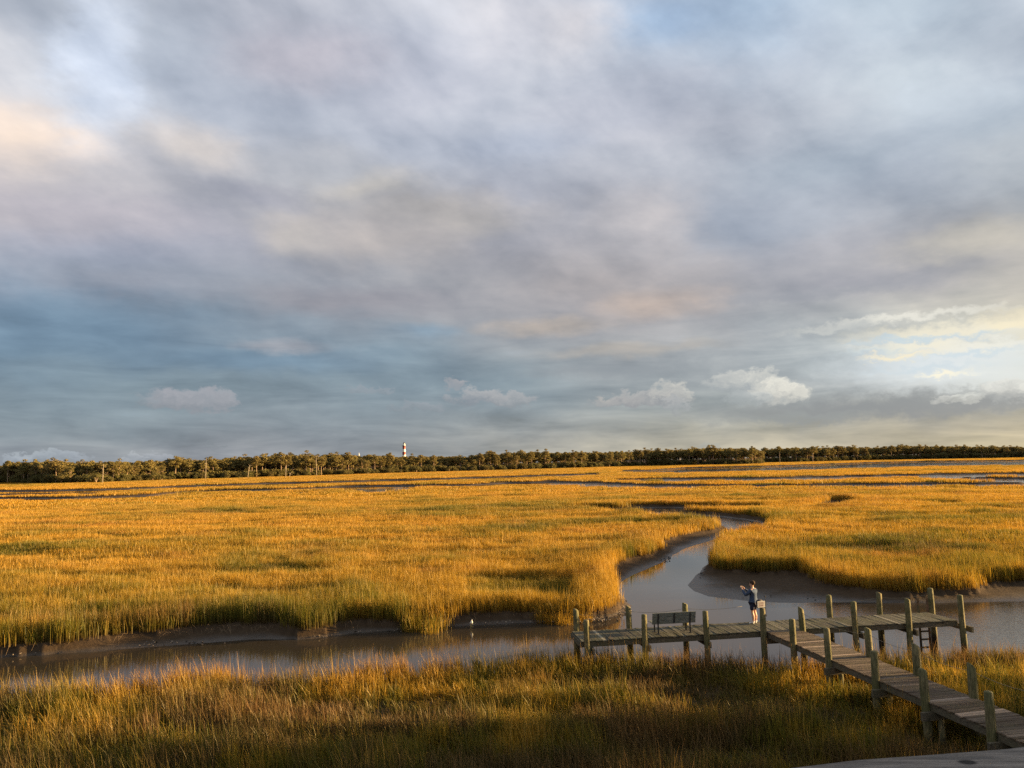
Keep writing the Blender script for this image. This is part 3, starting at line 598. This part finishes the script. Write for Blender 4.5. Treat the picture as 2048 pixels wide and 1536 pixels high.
# ------------------------------------------------------------------ man with the phone
def skin(name, J_, E_, m, parent=None, root=0, sub=2):
    me = bpy.data.meshes.new(name); me.from_pydata([Vector(j[:3]) for j in J_], E_, []); me.update()
    o = bpy.data.objects.new(name, me); COL.objects.link(o)
    if parent: o.parent = parent
    me.materials.append(m)
    md = o.modifiers.new('skin', 'SKIN'); md.use_smooth_shade = True
    for i, j in enumerate(J_):
        sv_ = me.skin_vertices[0].data[i]; rr = j[3:]; sv_.radius = (rr[0], rr[-1]); sv_.use_root = (i == root)
    s = o.modifiers.new('sub', 'SUBSURF'); s.levels = sub; s.render_levels = sub
    return o
def chain(Jl, El, start, pts):
    p = start
    for q in pts: Jl.append(q); El.append((p, len(Jl)-1)); p = len(Jl)-1
    return p
def man():
    p = G(1509, 1247.5, DZ); d = p[:2]-J; s = float(np.dot(d, T)); w = min(float(np.dot(d, TN)), TD-.3)
    x, y, _ = P3(J, T, s, TN, w, 0)
    r = tag(empty('person', (x, y, DZ), math.radians(46)), 'man in dark blue top and navy shorts holding up a phone on the dock', 'person')
    SK = simple('skin', (.52, .30, .20), .55, .4, 12, .12); JA = simple('navy_cotton', (.05, .07, .115), .9, .15, 14, .3, .01)
    SH = simple('shorts_cloth', (.022, .024, .045), .9, .15, 14, .25); HA = simple('short_brown_hair', (.045, .024, .014), .8, .2, 60, .4); WH = simple('white_shoe', (.72, .70, .66), .6, .3)
    Jl = [(0, 0, .96, .15, .11)]; E = []
    chest = chain(Jl, E, 0, [(0, -.01, 1.12, .135, .095), (0, -.01, 1.30, .16, .11), (0, 0, 1.42, .13, .10)])
    neck = chain(Jl, E, chest, [(0, .01, 1.505, .058, .06), (0, .025, 1.56, .056, .06)])
    hd = chain(Jl, E, neck, [(0, .035, 1.62, .072, .088), (0, .03, 1.70, .078, .095), (0, .02, 1.765, .05, .06)])
    chain(Jl, E, neck+1, [(0, .125, 1.625, .022, .02)]); chain(Jl, E, neck+2, [(0, .135, 1.665, .012, .014)])       # chin and nose
    for sx in (-1, 1):
        chain(Jl, E, neck+2, [(sx*.083, .01, 1.665, .012, .02)])                                                        # ear
        k = chain(Jl, E, 0, [(sx*.095, 0, .88, .09), (sx*.11, .015, .70, .078), (sx*.115, .02, .50, .056), (sx*.118, -.02, .34, .066), (sx*.118, -.02, .20, .050), (sx*.12, -.015, .09, .035)])
        chain(Jl, E, k, [(sx*.13, .10, .045, .036)])
        hx = .085*sx
        k = chain(Jl, E, chest, [(sx*.17, 0, 1.42, .062), (sx*.225, .10, 1.29, .050), (sx*.23, .23, 1.22, .042), (sx*.18, .34, 1.33, .036), (hx, .45, 1.435, .026), (hx*.96, .485, 1.47, .032)])
        for i, (a, L) in enumerate(((-.5, .9), (-.17, 1.), (.17, .95), (.5, .8))):                                       # four bent fingers
            b0 = Vector((hx*.96, .49, 1.475)); t1 = b0+Vector((-sx*.012+.0, .03, .03+a*.03))*1.0
            chain(Jl, E, k, [(*t1, .0095), (t1.x-sx*.022*L, t1.y+.022*L, t1.z+.014, .0085), (t1.x-sx*.045*L, t1.y+.012*L, t1.z+.016, .0075)])
        chain(Jl, E, k, [(hx-sx*.02, .465, 1.498, .010), (hx-sx*.045, .462, 1.512, .0085)])                             # thumb
    skin('body', Jl, E, SK, r, 0, 2)
    Jj = [(0, 0, 1.10, .195, .15)]; E = []
    chain(Jj, E, 0, [(0, -.005, .98, .178, .14), (0, -.005, .86, .182, .145)])
    c = chain(Jj, E, 0, [(0, -.01, 1.28, .215, .16), (0, -.005, 1.42, .19, .14), (0, .005, 1.49, .075, .075)])
    for sx in (-1, 1): chain(Jj, E, c-1, [(sx*.20, 0, 1.42, .088), (sx*.255, .10, 1.285, .076), (sx*.238, .235, 1.21, .062), (sx*.185, .335, 1.32, .052), (sx*.10, .425, 1.415, .043)])
    skin('jacket', Jj, E, JA, r, 0, 2)
    Jj = [(0, 0, .92, .158, .125)]; E = []
    for sx in (-1, 1): chain(Jj, E, 0, [(sx*.095, .0, .84, .105), (sx*.115, .012, .68, .10), (sx*.12, .018, .55, .096)])
    skin('shorts', Jj, E, SH, r, 0, 2)
    for sx in (-1, 1):
        o = skin('shoe', [(sx*.12, -.05, .05, .045, .042), (sx*.122, .03, .055, .046, .044), (sx*.132, .12, .04, .048, .034), (sx*.137, .175, .034, .036, .026)], [(0, 1), (1, 2), (2, 3)], WH, r, 0, 2)
        mb = MB(); mb.tube([(sx*.12, -.02, .085), (sx*.12, -.02, .12)], [.046, .045], 12); mb.build('sock', WH, o, True)
        mb = MB(); mb.tube([(sx*.122+.052*sx, -.02, .055), (sx*.13+.052*sx, .08, .05)], .012, 6); mb.build('stripe', SH, o)
        mb = MB(); mb.blob((sx*.032, .122, 1.685), .011, 8, 6); mb.build('eye', simple('eye_dark', (.03, .02, .02), .2), r, True)
    mb = MB(); mb.blob((0, .0, 1.725), (.098, .118, .10), 18, 10); mb.V = [(a, b - .02*max(0, (1.70-c)/.05), c) if c > 1.66 or b < .0 else (a*.8, min(b, .01), c) for a, b, c in mb.V]
    mb.build('hair', HA, r, True)
    mb = MB(); mb.blob((0, .128, 1.622), (.022, .008, .006), 8, 5); mb.build('mouth', simple('lips', (.35, .13, .10), .5), r, True)
    ph = tag(empty('phone', (0, 0, 0)), 'phone held up in both hands by the man on the dock', 'phone')
    A = Matrix.Translation((x, y, DZ)) @ Matrix.Rotation(math.radians(46), 4, 'Z') @ Matrix.Translation((0, .52, 1.49)) @ Matrix.Rotation(-.1, 4, 'X'); ph.matrix_world = A
    mb = MB(); mb.box((0, 0, 0), (.148, .008, .072), 0, 0); mb.build('case', simple('phone_case', (.04, .04, .045), .4, .5), ph)
    mb = MB(); mb.box((0, -.0048, 0), (.140, .0012, .064)); mb.build('screen', simple('phone_glass', (.05, .06, .07), .08, .6), ph)
man()

# ------------------------------------------------------------------ egret, stakes, rail
def egret():
    p = G(943, 1255.5, .02); r = tag(empty('egret', (p[0], p[1], .02), math.radians(-160)), 'small white wading bird hunched at the edge of the creek mud', 'bird')
    WF = simple('white_feathers', (.80, .77, .68), .8, .2, 20, .1)
    skin('body', [(0, 0, .26, .075), (0, -.10, .22, .055), (0, -.19, .17, .022), (0, .06, .31, .06), (0, .08, .37, .035), (0, .05, .41, .026), (0, .09, .44, .03), (0, .13, .435, .014)], [(0, 1), (1, 2), (0, 3), (3, 4), (4, 5), (5, 6), (6, 7)], WF, r)
    mb = MB(); mb.tube([(0, .13, .437), (0, .215, .42)], [.011, .003], 7); mb.build('bill', simple('dark_bill', (.04, .035, .03), .4), r)
    for sx in (-1, 1): mb = MB(); mb.tube([(sx*.03, 0, .21), (sx*.032, -.02, .12), (sx*.032, .0, -.04)], .008, 6); mb.build('leg', simple('bird_leg', (.35, .30, .12), .5), r)
egret()
PALE = simple('pale_stake', (.55, .46, .36), .8); DARK = simple('dark_stake', (.05, .045, .04), .8)
for lab, px, py, h, lean, m in (('thin pale leaning stake at the tip of the golden grass bank', 1238, 1203, 1.05, (.10, .0), PALE), ('thin pale upright stake just off the tip of the grass bank', 1243, 1202, 1.15, (.03, 0), PALE),
                                ('short dark knobbed stake standing in the water behind the sign', 1531, 1212, .55, (.01, 0), DARK)):
    p = G(px, py, 0); r = tag(empty('stake', p), lab, 'stake'); mb = MB(); mb.tube([(0, 0, -.3), (lean[0]*.3, 0, .3*h), (lean[0], lean[1], h)], [.018, .016, .010], 7); mb.build('shaft', m, r)
    mb = MB(); mb.blob((lean[0] if m is DARK else 0, 0, h if m is DARK else .03), (.045, .045, .05), 8, 6); mb.build('knob', DARK, r)
def rail():
    z = H-.52; a = G(1570, 1537.5, z); b = G(2060, 1490.5, z); d = (b-a)/np.linalg.norm(b-a); n = np.array([d[1], -d[0], 0])
    RW = wood_mat('rail_wood', (.085, .070, .058), (.31, .265, .225), (.13, .115, .10), .5, (.5, 7., 7.), rough=.75)
    t = NT(RW.node_tree); bs = t.n['Principled BSDF']; P = t.new('ShaderNodeNewGeometry').outputs['Position']; c0 = bs.inputs['Base Color'].links[0].from_socket
    kp = G(1935, 1524, z); kn = t.mr(t.vm('LENGTH', t.vm('MULTIPLY', t.vm('SUBTRACT', P, tuple(kp)), (60., 90., 1.))), .6, 1.2, 1., 0., True)
    st = t.mr(t.noise(t.vm('MULTIPLY', P, (3., 14., 1.)), 3., 4), .45, .6); c = t.mix(t.m('MULTIPLY', st, .45), c0, (.07, .066, .064)); t.put(bs.inputs['Base Color'], t.mix(kn, c, (.015, .012, .01)))
    r = tag(empty('railing', tuple(a)), 'grey weathered wooden balcony rail crossing the lower right corner', 'railing')
    A = a-d*1.6; B = b+d*1.4; inv = Matrix.Translation((-a[0], -a[1], -a[2]))
    mb = MB(); N = 24
    for k in range(N+1):
        q = A+(B-A)*k/N; wv = .002*math.sin(k*1.7)
        mb.V += [tuple(q+n*0+np.array([0, 0, wv])-n*wv), tuple(q+n*.14+np.array([0, 0, wv*.5])), tuple(q+n*.14-np.array([0, 0, .038])), tuple(q-np.array([0, 0, .038]))]
    mb.A = [0.]*len(mb.V)
    for k in range(N): mb.F += [(4*k+i, 4*k+(i+1) % 4, 4*k+4+(i+1) % 4, 4*k+4+i) for i in range(4)]
    mb.F += [(0, 3, 2, 1), (4*N, 4*N+1, 4*N+2, 4*N+3)]
    o = mb.build('handrail', RW, r); o.matrix_parent_inverse = inv
    mb = MB(); mb.beam(A+n*.07-np.array([0, 0, .09]), B+n*.07-np.array([0, 0, .09]), .04, .09); o = mb.build('lower_rail', RW, r); o.matrix_parent_inverse = inv
    for k in range(7):
        q = A+(B-A)*(k+.5)/7+n*.07; mb = MB(); mb.box((q[0], q[1], z-.62), (.038, .038, .97), math.atan2(d[1], d[0])); o = mb.build('baluster', RW, r); o.matrix_parent_inverse = inv
rail()

# ------------------------------------------------------------------ shells and stems on the mud
def debris():
    random.seed(9); V = MB(); D = MB(); St = MB()
    line = [p for p in water_far if 0 <= p[0] <= 2100]
    wpts = dense([G(a, b, 0)[:2] for a, b in water_far], .25); mp = np.array(M_POLY)
    def shard(mb, x, y, z, s):
        n = random.randint(4, 6); a0 = random.random()*6.28; up = [(x+s*random.uniform(.6, 1)*math.cos(a0+6.28*k/n), y+s*.8*random.uniform(.6, 1)*math.sin(a0+6.28*k/n), z+s*random.uniform(-.1, .7)) for k in range(n)]
        b = len(mb.V); mb.add(up+[(x, y, z+s*.55), (x, y, z-s*.4)], [(k, (k+1) % n, n) for k in range(n)]+[((k+1) % n, k, n+1) for k in range(n)], random.random())
    px = [(30, 1306, 30, 45), (60, 1300, 35, 30), (95, 1297, 30, 25), (290, 1288, 40, 12), (330, 1284, 40, 10), (480, 1268, 70, 22), (570, 1270, 30, 12), (640, 1272, 25, 12), (740, 1262, 80, 8), (853, 1257, 22, 42), (1010, 1243, 60, 14), (1110, 1242, 60, 30),
          (1180, 1240, 40, 70), (1225, 1226, 28, 90), (1245, 1216, 16, 60), (1245, 1222, 18, 40), (950, 1247, 10, 4), (1960, 1186, 60, 22), (2020, 1180, 30, 22), (1900, 1190, 40, 8)]
    for x, y, w, n in px:
        for _ in range(n):
            q = G(x+random.gauss(0, w*.5), y+random.gauss(0, 2.2), .08); z = float(terrain(np.array([q[0]]), np.array([q[1]]))[0][0]) if False else .10
            shard(V, q[0], q[1], z+random.uniform(-.06, .06), random.uniform(.025, .075))
    for x, y, w, h, n in [(1332, 1116, 10, 5, 30), (1322, 1120, 9, 3, 16), (1405, 1150, 9, 4, 26), (1412, 1143, 7, 3, 12), (1545, 1160, 60, 6, 26), (1620, 1172, 40, 5, 20), (1500, 1190, 40, 8, 7), (1600, 1197, 50, 4, 8), (1240, 1205, 8, 3, 8), (1238, 1219, 20, 4, 40), (1190, 1240, 40, 3, 50), (300, 1285, 150, 5, 50), (700, 1256, 200, 4, 60), (1080, 1240, 80, 3, 30), (50, 1304, 40, 4, 30)]:
        for _ in range(n):
            q = G(x+random.gauss(0, w*.6), y+random.gauss(0, h*.6), .06); shard(D, q[0], q[1], random.uniform(.0, .12), random.uniform(.04, .12))
    tag(V.build('oyster_shells', simple('shell', (.27, .215, .165), .7, .3, 5, .4)), 'pale broken oyster shells scattered along the muddy banks', 'shells', kind='stuff')
    tag(D.build('oyster_clumps', simple('dark_shell', (.05, .042, .035), .6, .4, 5, .4)), 'dark wet oyster clumps lying on the mud flats', 'shells', kind='stuff')
    for (x0, y0), (x1, y1), n in [((0, 1303), (260, 1277), 50), ((260, 1273), (700, 1254), 70), ((700, 1249), (900, 1250), 24), ((900, 1238), (1240, 1228), 40)]:
        for _ in range(n):
            u = random.random(); q = G(x0+(x1-x0)*u, y0+(y1-y0)*u+random.gauss(0, 2.), .2); L = random.uniform(.25, .8); a = random.gauss(-1.2, .9); z0 = random.uniform(.25, .5)
            e = (q[0]+L*math.cos(a), q[1]+L*math.sin(a), random.uniform(.05, .3)); m_ = ((q[0]+e[0])/2, (q[1]+e[1])/2, max(z0, e[2])+random.uniform(.0, .25))
            St.tube([(q[0], q[1], z0), m_, e], [.006, .006, .003], 4, False, random.random())
    tag(St.build('dead_stems', simple('dead_stem', (.20, .14, .085), .85, .1, 3, .5)), 'bent dead grass stems fallen onto the far mud bank', 'dead grass', kind='stuff')
debris()

# ------------------------------------------------------------------ woods
def leaf_mat(name, a, b):
    m, t, bs = mat(name); P = t.new('ShaderNodeNewGeometry').outputs['Position']; r = t.new('ShaderNodeObjectInfo').outputs['Random']; v = t.new('ShaderNodeAttribute', attribute_name='var').outputs['Fac']
    c = t.mix(t.mr(t.noise(P, .22, 3), .3, .7), a, b); c = t.mix(t.m('MULTIPLY', v, .5), c, tuple(x*1.7 for x in b)); c = t.mix(t.m('MULTIPLY', r, .55), c, (.115, .078, .03))
    t.put(bs.inputs['Base Color'], c); bs.inputs['Roughness'].default_value = .8; bs.inputs['Specular IOR Level'].default_value = .15
    tr = t.new('ShaderNodeBsdfTranslucent'); t.put(tr.inputs[0], c); ms = t.new('ShaderNodeMixShader'); ms.inputs[0].default_value = .3
    t.l.new(bs.outputs[0], ms.inputs[1]); t.l.new(tr.outputs[0], ms.inputs[2]); t.l.new(ms.outputs[0], t.n['Material Output'].inputs[0]); return m
PINE = leaf_mat('pine_needles', (.075, .080, .026), (.24, .185, .058)); BUSH = leaf_mat('shrub_leaves', (.05, .058, .020), (.15, .13, .042))
BARK = simple('bark', (.34, .235, .155), .9, .1, 2., .35); DEADW = simple('dead_wood', (.36, .29, .21), .85, .1, 2., .2)
def leaves(clumps, n, size, seed):
    r = np.random.default_rng(seed); C = np.array([c[:3] for c in clumps]); R = np.array([c[3:6] for c in clumps]); w = R.prod(1)**.66; idx = r.choice(len(C), n, p=w/w.sum())
    d = r.normal(size=(n, 3)); d /= np.linalg.norm(d, axis=1)[:, None]; rad = (.45+.55*r.random(n)**.5)[:, None]
    p = C[idx]+d*R[idx]*rad; nrm = d*.7+r.normal(size=(n, 3))*.6; nrm /= np.linalg.norm(nrm, axis=1)[:, None]
    u = np.cross(nrm, r.normal(size=(n, 3))); u /= np.linalg.norm(u, axis=1)[:, None]; v = np.cross(nrm, u); s = (size*r.uniform(.55, 1.2, n))[:, None]
    V = np.stack([p-u*s-v*s*.5, p+u*s*.9-v*s*.6, p+u*s*.7+v*s*.6, p-u*s*.6+v*s*.7], 1).reshape(-1, 3); F = np.arange(4*n).reshape(n, 4)
    return V.tolist(), F.tolist(), np.repeat(r.random(n), 4).tolist()
def tree_parts(kind, seed):
    """trunk and crown of a tree 20 m tall (bushes 7 m)"""
    random.seed(seed); tk = MB(); cr = MB(); cl = []
    if kind == 'pine':
        lx, ly = random.uniform(-1.2, 1.2), random.uniform(-1, 1); f0 = random.uniform(.34, .60)
        pt = lambda u: (lx*u*u+.25*math.sin(u*6+seed), ly*u*u, 20*.93*u)
        tk.tube([pt(k/7) for k in range(8)], [.34, .30, .27, .24, .21, .17, .12, .05], 7)
        for k in range(random.randint(13, 18)):
            u = f0+(1-f0)*(k/17.)**.85; a = k*2.4+random.random(); L = random.uniform(1.2, 3.6)*(1.25-u)*2.0; b = pt(min(u, .99)); e = (b[0]+L*math.cos(a), b[1]+L*math.sin(a), b[2]+random.uniform(.1, 1.2))
            tk.tube([b, e], [.10, .04], 4); cl.append((*e, random.uniform(1.4, 2.5), random.uniform(1.4, 2.5), random.uniform(.8, 1.4)))
        cl.append((*pt(1.)[:2], 19., 1.5, 1.5, 1.0)); n, s = 1300, .40
        for k in range(3): a = random.random()*6.28; z = random.uniform(.28, f0)*18.6; tk.tube([(*pt(z/18.6)[:2], z), (pt(z/18.6)[0]+1.6*math.cos(a), 1.6*math.sin(a), z+.3)], [.06, .02], 4)
    elif kind == 'oak':
        tk.tube([(0, 0, 0), (.2, 0, 4), (.4, .2, 8), (.1, .1, 13)], [.38, .32, .24, .1], 7)
        for k in range(18):
            a = k*2.4; z = 7+9.5*random.random(); rr = random.uniform(1.2, 4.4)*(1-((z-11)/8.5)**2*.6); e = (rr*math.cos(a), rr*math.sin(a), z+1.5); tk.tube([(.2, .1, z*.6), e], [.13, .04], 4)
            cl.append((*e, random.uniform(1.5, 2.4), random.uniform(1.5, 2.4), random.uniform(1.1, 1.8)))
        n, s = 1300, .36
    else:
        for k in range(4): a = k*1.6; tk.tube([(0, 0, 0), (.8*math.cos(a), .8*math.sin(a), 3.2)], [.12, .05], 5)
        for k in range(12): a = k*2.4; rr = random.uniform(.3, 2.3); cl.append((rr*math.cos(a), rr*math.sin(a), random.uniform(1.2, 5.6)*(1-rr*.12), random.uniform(.8, 1.4), random.uniform(.8, 1.4), random.uniform(.8, 1.4)))
        n, s = 620, .26
    cr.add(*leaves(cl, n, s, seed)[:2]); cr.A = leaves(cl, n, s, seed)[2]
    return tk, cr
PROTO = {}
for kind, cnt in (('pine', 6), ('oak', 3), ('bush', 3)):
    PROTO[kind] = []
    for i in range(cnt):
        tk, cr = tree_parts(kind, 40+i*7+len(kind)); a = tk.build('trunk', BARK, None, True, link=False); b = cr.build('crown', BUSH if kind == 'bush' else PINE, None, link=False); PROTO[kind].append((a.data, b.data))
edge = [(-500,982),(-200,974),(0,966.5),(100,968),(200,966),(350,960),(500,956),(700,950),(850,945),(1000,941),(1100,938),(1200,935),(1300,931.5),(1400,930),(1500,929),(1523,928),(1527,925.5),(1600,924.5),(1700,922),(1850,918.5),(2048,915.5),(2300,911.5),(2600,906)]
topl = [(-500,930),(0,926),(50,922),(100,920),(200,922),(300,919),(430,914),(520,911),(640,906),(740,908),(860,911),(930,910),(1000,904),(1100,901),(1200,902),(1300,899),(1420,894),(1500,895),(1521,902),(1530,896),(1700,893),(1850,890),(1950,892),(2048,893),(2300,889),(2600,885)]
ex, ey = zip(*edge); tx, ty = zip(*topl)
def on_edge(px, back=0.):
    q = G(px, np.interp(px, ex, ey), .5); r = math.hypot(q[0], q[1]); q = q*(r+back)/r
    d = fw*FOC + RT*(px-1024) - UP*(np.interp(px, tx, ty)-768); hgt = H+d[2]*(r)/math.hypot(d[0], d[1])
    return q[0], q[1], r, hgt-.5
def plant(name, kind, x, y, z, h, label, cat, group, base=20., wide=1.):
    r = empty(name, (x, y, z), random.random()*6.28); s = h/base; r.scale = (s*wide, s*wide, s); tag(r, label, cat, group)
    tk, cr = random.choice(PROTO[kind])
    for nm, me in (('trunk', tk), ('crown', cr)):
        o = bpy.data.objects.new(nm, me); COL.objects.link(o); o.parent = r
    return r
random.seed(21)
SECT = [(330, 'at the left end of the woods'), (690, 'midway between left edge and lighthouse'), (790, 'just left of the striped lighthouse'), (900, 'just right of the striped lighthouse'), (1240, 'midway along the treeline'), (1524, 'in the grove ending at open water'), (9999, 'in the far woods beyond open water')]
NT_ = 270
for i in range(NT_):
    px = -40+2130*(i+random.random())/NT_; x, y, r, h = on_edge(px, random.choice([2, 8, 15, 24, 34])+random.random()*5)
    sec = next(s for lim, s in SECT if px < lim); k = 'pine' if random.random() < (.86 if px > 1100 or px < 230 or 450 < px < 660 else .66) else 'oak'; hh = h*random.uniform(.80, 1.12)
    if k == 'pine': plant('pine_tree', 'pine', x, y, .5, hh*1.03, 'tall pine with bare sunlit trunk '+sec, 'pine tree', 'tall pines '+sec, wide=random.uniform(1.05, 1.4))
    else: plant('broad_tree', 'oak', x, y, .5, hh*random.uniform(.72, .98), 'broad rounded leafy tree '+sec, 'tree', 'rounded trees '+sec)
for i in range(70):
    px = -20+2080*(i+random.random())/70; x, y, r, h = on_edge(px, -random.uniform(0, 4)); sec = next(s for lim, s in SECT if px < lim)
    plant('shrub', 'bush', x, y, .5, random.uniform(4, 9)*(1 if px < 1500 else .8), 'low leafy shrub at the foot of the trees '+sec, 'shrub', 'shrubs '+sec, 7., 1.2)
def snag(px, py, h, lean, lab):
    q = G(px, py, .5); r = tag(empty('dead_tree', (q[0], q[1], .4)), lab, 'dead tree'); mb = MB()
    mb.tube([(0, 0, 0), (lean*.4, 0, h*.5), (lean, 0, h)], [.26, .2, .09], 7); mb.build('trunk', DEADW, r, True)
    for k in range(4):
        mb = MB(); a = 2.2*k; z = h*(.45+.13*k); mb.tube([(lean*z/h, 0, z), (lean*z/h+2*math.cos(a), 2*math.sin(a), z+1.4)], [.08, .03], 5); mb.build('branch', DEADW, r, True)
snag(495, 957, 11, 1.8, 'pale leaning dead trunk in the thicket left of centre of the left woods'); snag(411, 959, 17, .3, 'tall straight bleached dead trunk at the edge of the left woods')
snag(571, 956, 10, .6, 'upright bleached dead trunk beside a leaning stump at the marsh edge'); snag(578, 955.5, 4, 1.4, 'short thick leaning dead stump at the marsh edge'); snag(633, 953, 17, -.4, 'slender forked dead trunk above the green thicket'); snag(205, 966.5, 13, .2, 'bleached dead trunk behind the first shrubs of the left woods')
snag(1560, 927, 14, .3, 'thin dead trunk at the end of the nearer grove by the open water'); snag(1626, 926, 12, -.3, 'thin dead trunk standing alone before the far woods')
def woods():
    X = []; Y = []; Sx = []; Sz = []
    for i in range(2600):
        px = -260+2560*random.random(); b = 30+130*random.random()**1.3; x, y, r, h = on_edge(px, b); X.append(x); Y.append(y); s = h/20*random.uniform(.84, 1.03); Sx.append(s*1.15); Sz.append(s)
    temps = []
    for kind in ('pine', 'oak', 'oak'):
        tk, cr = tree_parts(kind, 90+len(temps)); n = len(tk.V); tk.add(cr.V, cr.F); tk.A = [0.]*n+cr.A; o = tk.build('woodland_tree', BARK, None, link=False); o.data.materials.append(PINE)
        mi = [0 if p.vertices[0] < n else 1 for p in o.data.polygons]; o.data.polygons.foreach_set('material_index', mi); temps.append(o)
    n = len(X); o = scatter('woods', 'dense dark pine woods massed behind the first trees', np.array(X), np.array(Y), np.full(n, .4), np.array(Sx), np.array(Sz), np.zeros(n), np.zeros(n), temps); tag(o, cat='woods')
    X = []; Y = []; Sx = []; Sz = []
    for i in range(2200):
        px = -60+2200*random.random(); th = fbm(np.array([px/60.]), np.array([.5]), 4)[0]; x, y, r, h = on_edge(px, random.uniform(1, 45)); X.append(x); Y.append(y); s = random.uniform(.7, 1.25)*(.6+1.0*th)*(r/900)**.3; Sx.append(s*1.3); Sz.append(s)
    temps = []
    for k in range(3):
        tk, cr = tree_parts('bush', 120+k); temps.append(cr.build('undergrowth_bush', BUSH, None, link=False))
    n = len(X); o = scatter('undergrowth', 'thick dark green undergrowth filling the foot of the woods', np.array(X), np.array(Y), np.full(n, .4), np.array(Sx), np.array(Sz), np.zeros(n), np.zeros(n), temps); tag(o, cat='undergrowth')
woods()
# pines on the shore outside the frame to the right, whose shade falls over the nearest marsh
random.seed(77)
for i, (x, y, h, kd) in enumerate([(78, 14, 17, 'oak'), (80, 23, 17, 'oak'), (79, 31.5, 15, 'oak'), (84, 19, 18, 'pine'), (70, 22.5, 12, 'oak'), (86, 12, 17, 'oak'),
                                   (38, 1.5, 19, 'oak'), (42, 6, 19, 'oak'), (76, 10, 18, 'oak'), (56, 14, 11, 'oak'), (51, 17.5, 9.5, 'oak'), (47, 11.5, 10.5, 'oak'), (62, 20, 12, 'oak'), (49, 21.5, 9.5, 'oak')]):
    kd = 'oak' if kd == 'bush2' else kd
    plant('broad_tree' if kd == 'oak' else 'pine_tree', kd, x, y, .5, h, ('broad leafy tree' if kd == 'oak' else 'tall pine')+' on the near shore casting shade over the foreground marsh', 'tree', 'shore trees beside the near marsh', 20., 1.15)

# ------------------------------------------------------------------ lighthouse and white mast
def lighthouse():
    D = 1400.; d = fw*FOC+RT*(808-1024)-UP*(885-768); q = d/math.hypot(d[0], d[1])*D; z0 = 6.; Ht = H+q[2]-z0
    r = tag(empty('lighthouse', (q[0], q[1], z0)), 'tall lighthouse with red and white bands rising above the pine woods', 'lighthouse')
    RED = simple('red_paint', (.27, .06, .045), .6, .3, .3, .12); WHT = simple('white_paint', (.80, .77, .70), .6, .3, .3, .06); DK = simple('dark_iron', (.05, .04, .04), .5)
    zt = Ht*.845; nb = 7; rad = lambda z: 4.0-(4.0-2.5)*z/zt
    V = []; F = []; MI = []; n = 28; zs = []
    for b in range(nb): zs += [zt*b/nb, zt*(b+1)/nb]
    for z in zs: V += [(rad(z)*math.cos(6.2832*k/n), rad(z)*math.sin(6.2832*k/n), z) for k in range(n)]
    for b in range(nb):
        for k in range(n): F.append((2*b*n+k, 2*b*n+(k+1) % n, (2*b+1)*n+(k+1) % n, (2*b+1)*n+k)); MI.append(0 if b % 2 == 0 else 1)
    o = mesh_obj('tower', V, F, RED, r, True); o.data.materials.append(WHT); o.data.polygons.foreach_set('material_index', MI)
    for k, z in enumerate((zt*.3, zt*.58, zt*.86)):
        mb = MB(); mb.box((0, -rad(z)-.02, z), (.9, .3, 1.8)); mb.build('window', DK, o)
    mb = MB(); mb.tube([(0, 0, zt), (0, 0, zt+.9)], [3.9, 3.9], 24); mb.build('gallery', DK, r)
    mb = MB(); mb.tube([(0, 0, zt+.9), (0, 0, zt+2.6)], 2.5, 20); mb.build('watch_room', WHT, r, True)
    m, t, bs = mat('lantern_glass'); t.put(bs.inputs['Base Color'], (.55, .55, .5)); bs.inputs['Roughness'].default_value = .1
    mb = MB(); mb.tube([(0, 0, zt+2.6), (0, 0, zt+5.2)], 1.9, 16); mb.build('lantern', m, r)
    mb = MB(); mb.tube([(0, 0, zt+5.2), (0, 0, zt+6.4), (0, 0, zt+7.0), (0, 0, zt+8.4)], [2.2, 1.0, .35, .08], 16); mb.build('roof', DK, r, True)
lighthouse()
def mast():
    D = 1150.; d = fw*FOC+RT*(718-1024)-UP*(906-768); q = d/math.hypot(d[0], d[1])*D; h = H+q[2]
    r = tag(empty('mast', (q[0], q[1], .5)), 'thin white mast just showing above the trees left of the lighthouse', 'mast'); WHT = simple('mast_white', (.75, .75, .74), .6)
    mb = MB(); mb.tube([(0, 0, 0), (0, 0, h-3), (0, 0, h)], [.7, .6, .2], 10); mb.build('pole', WHT, r)
    mb = MB(); mb.tube([(0, 0, h-3.6), (0, 0, h-3.2)], 1.6, 12); mb.build('platform', WHT, r)
mast()
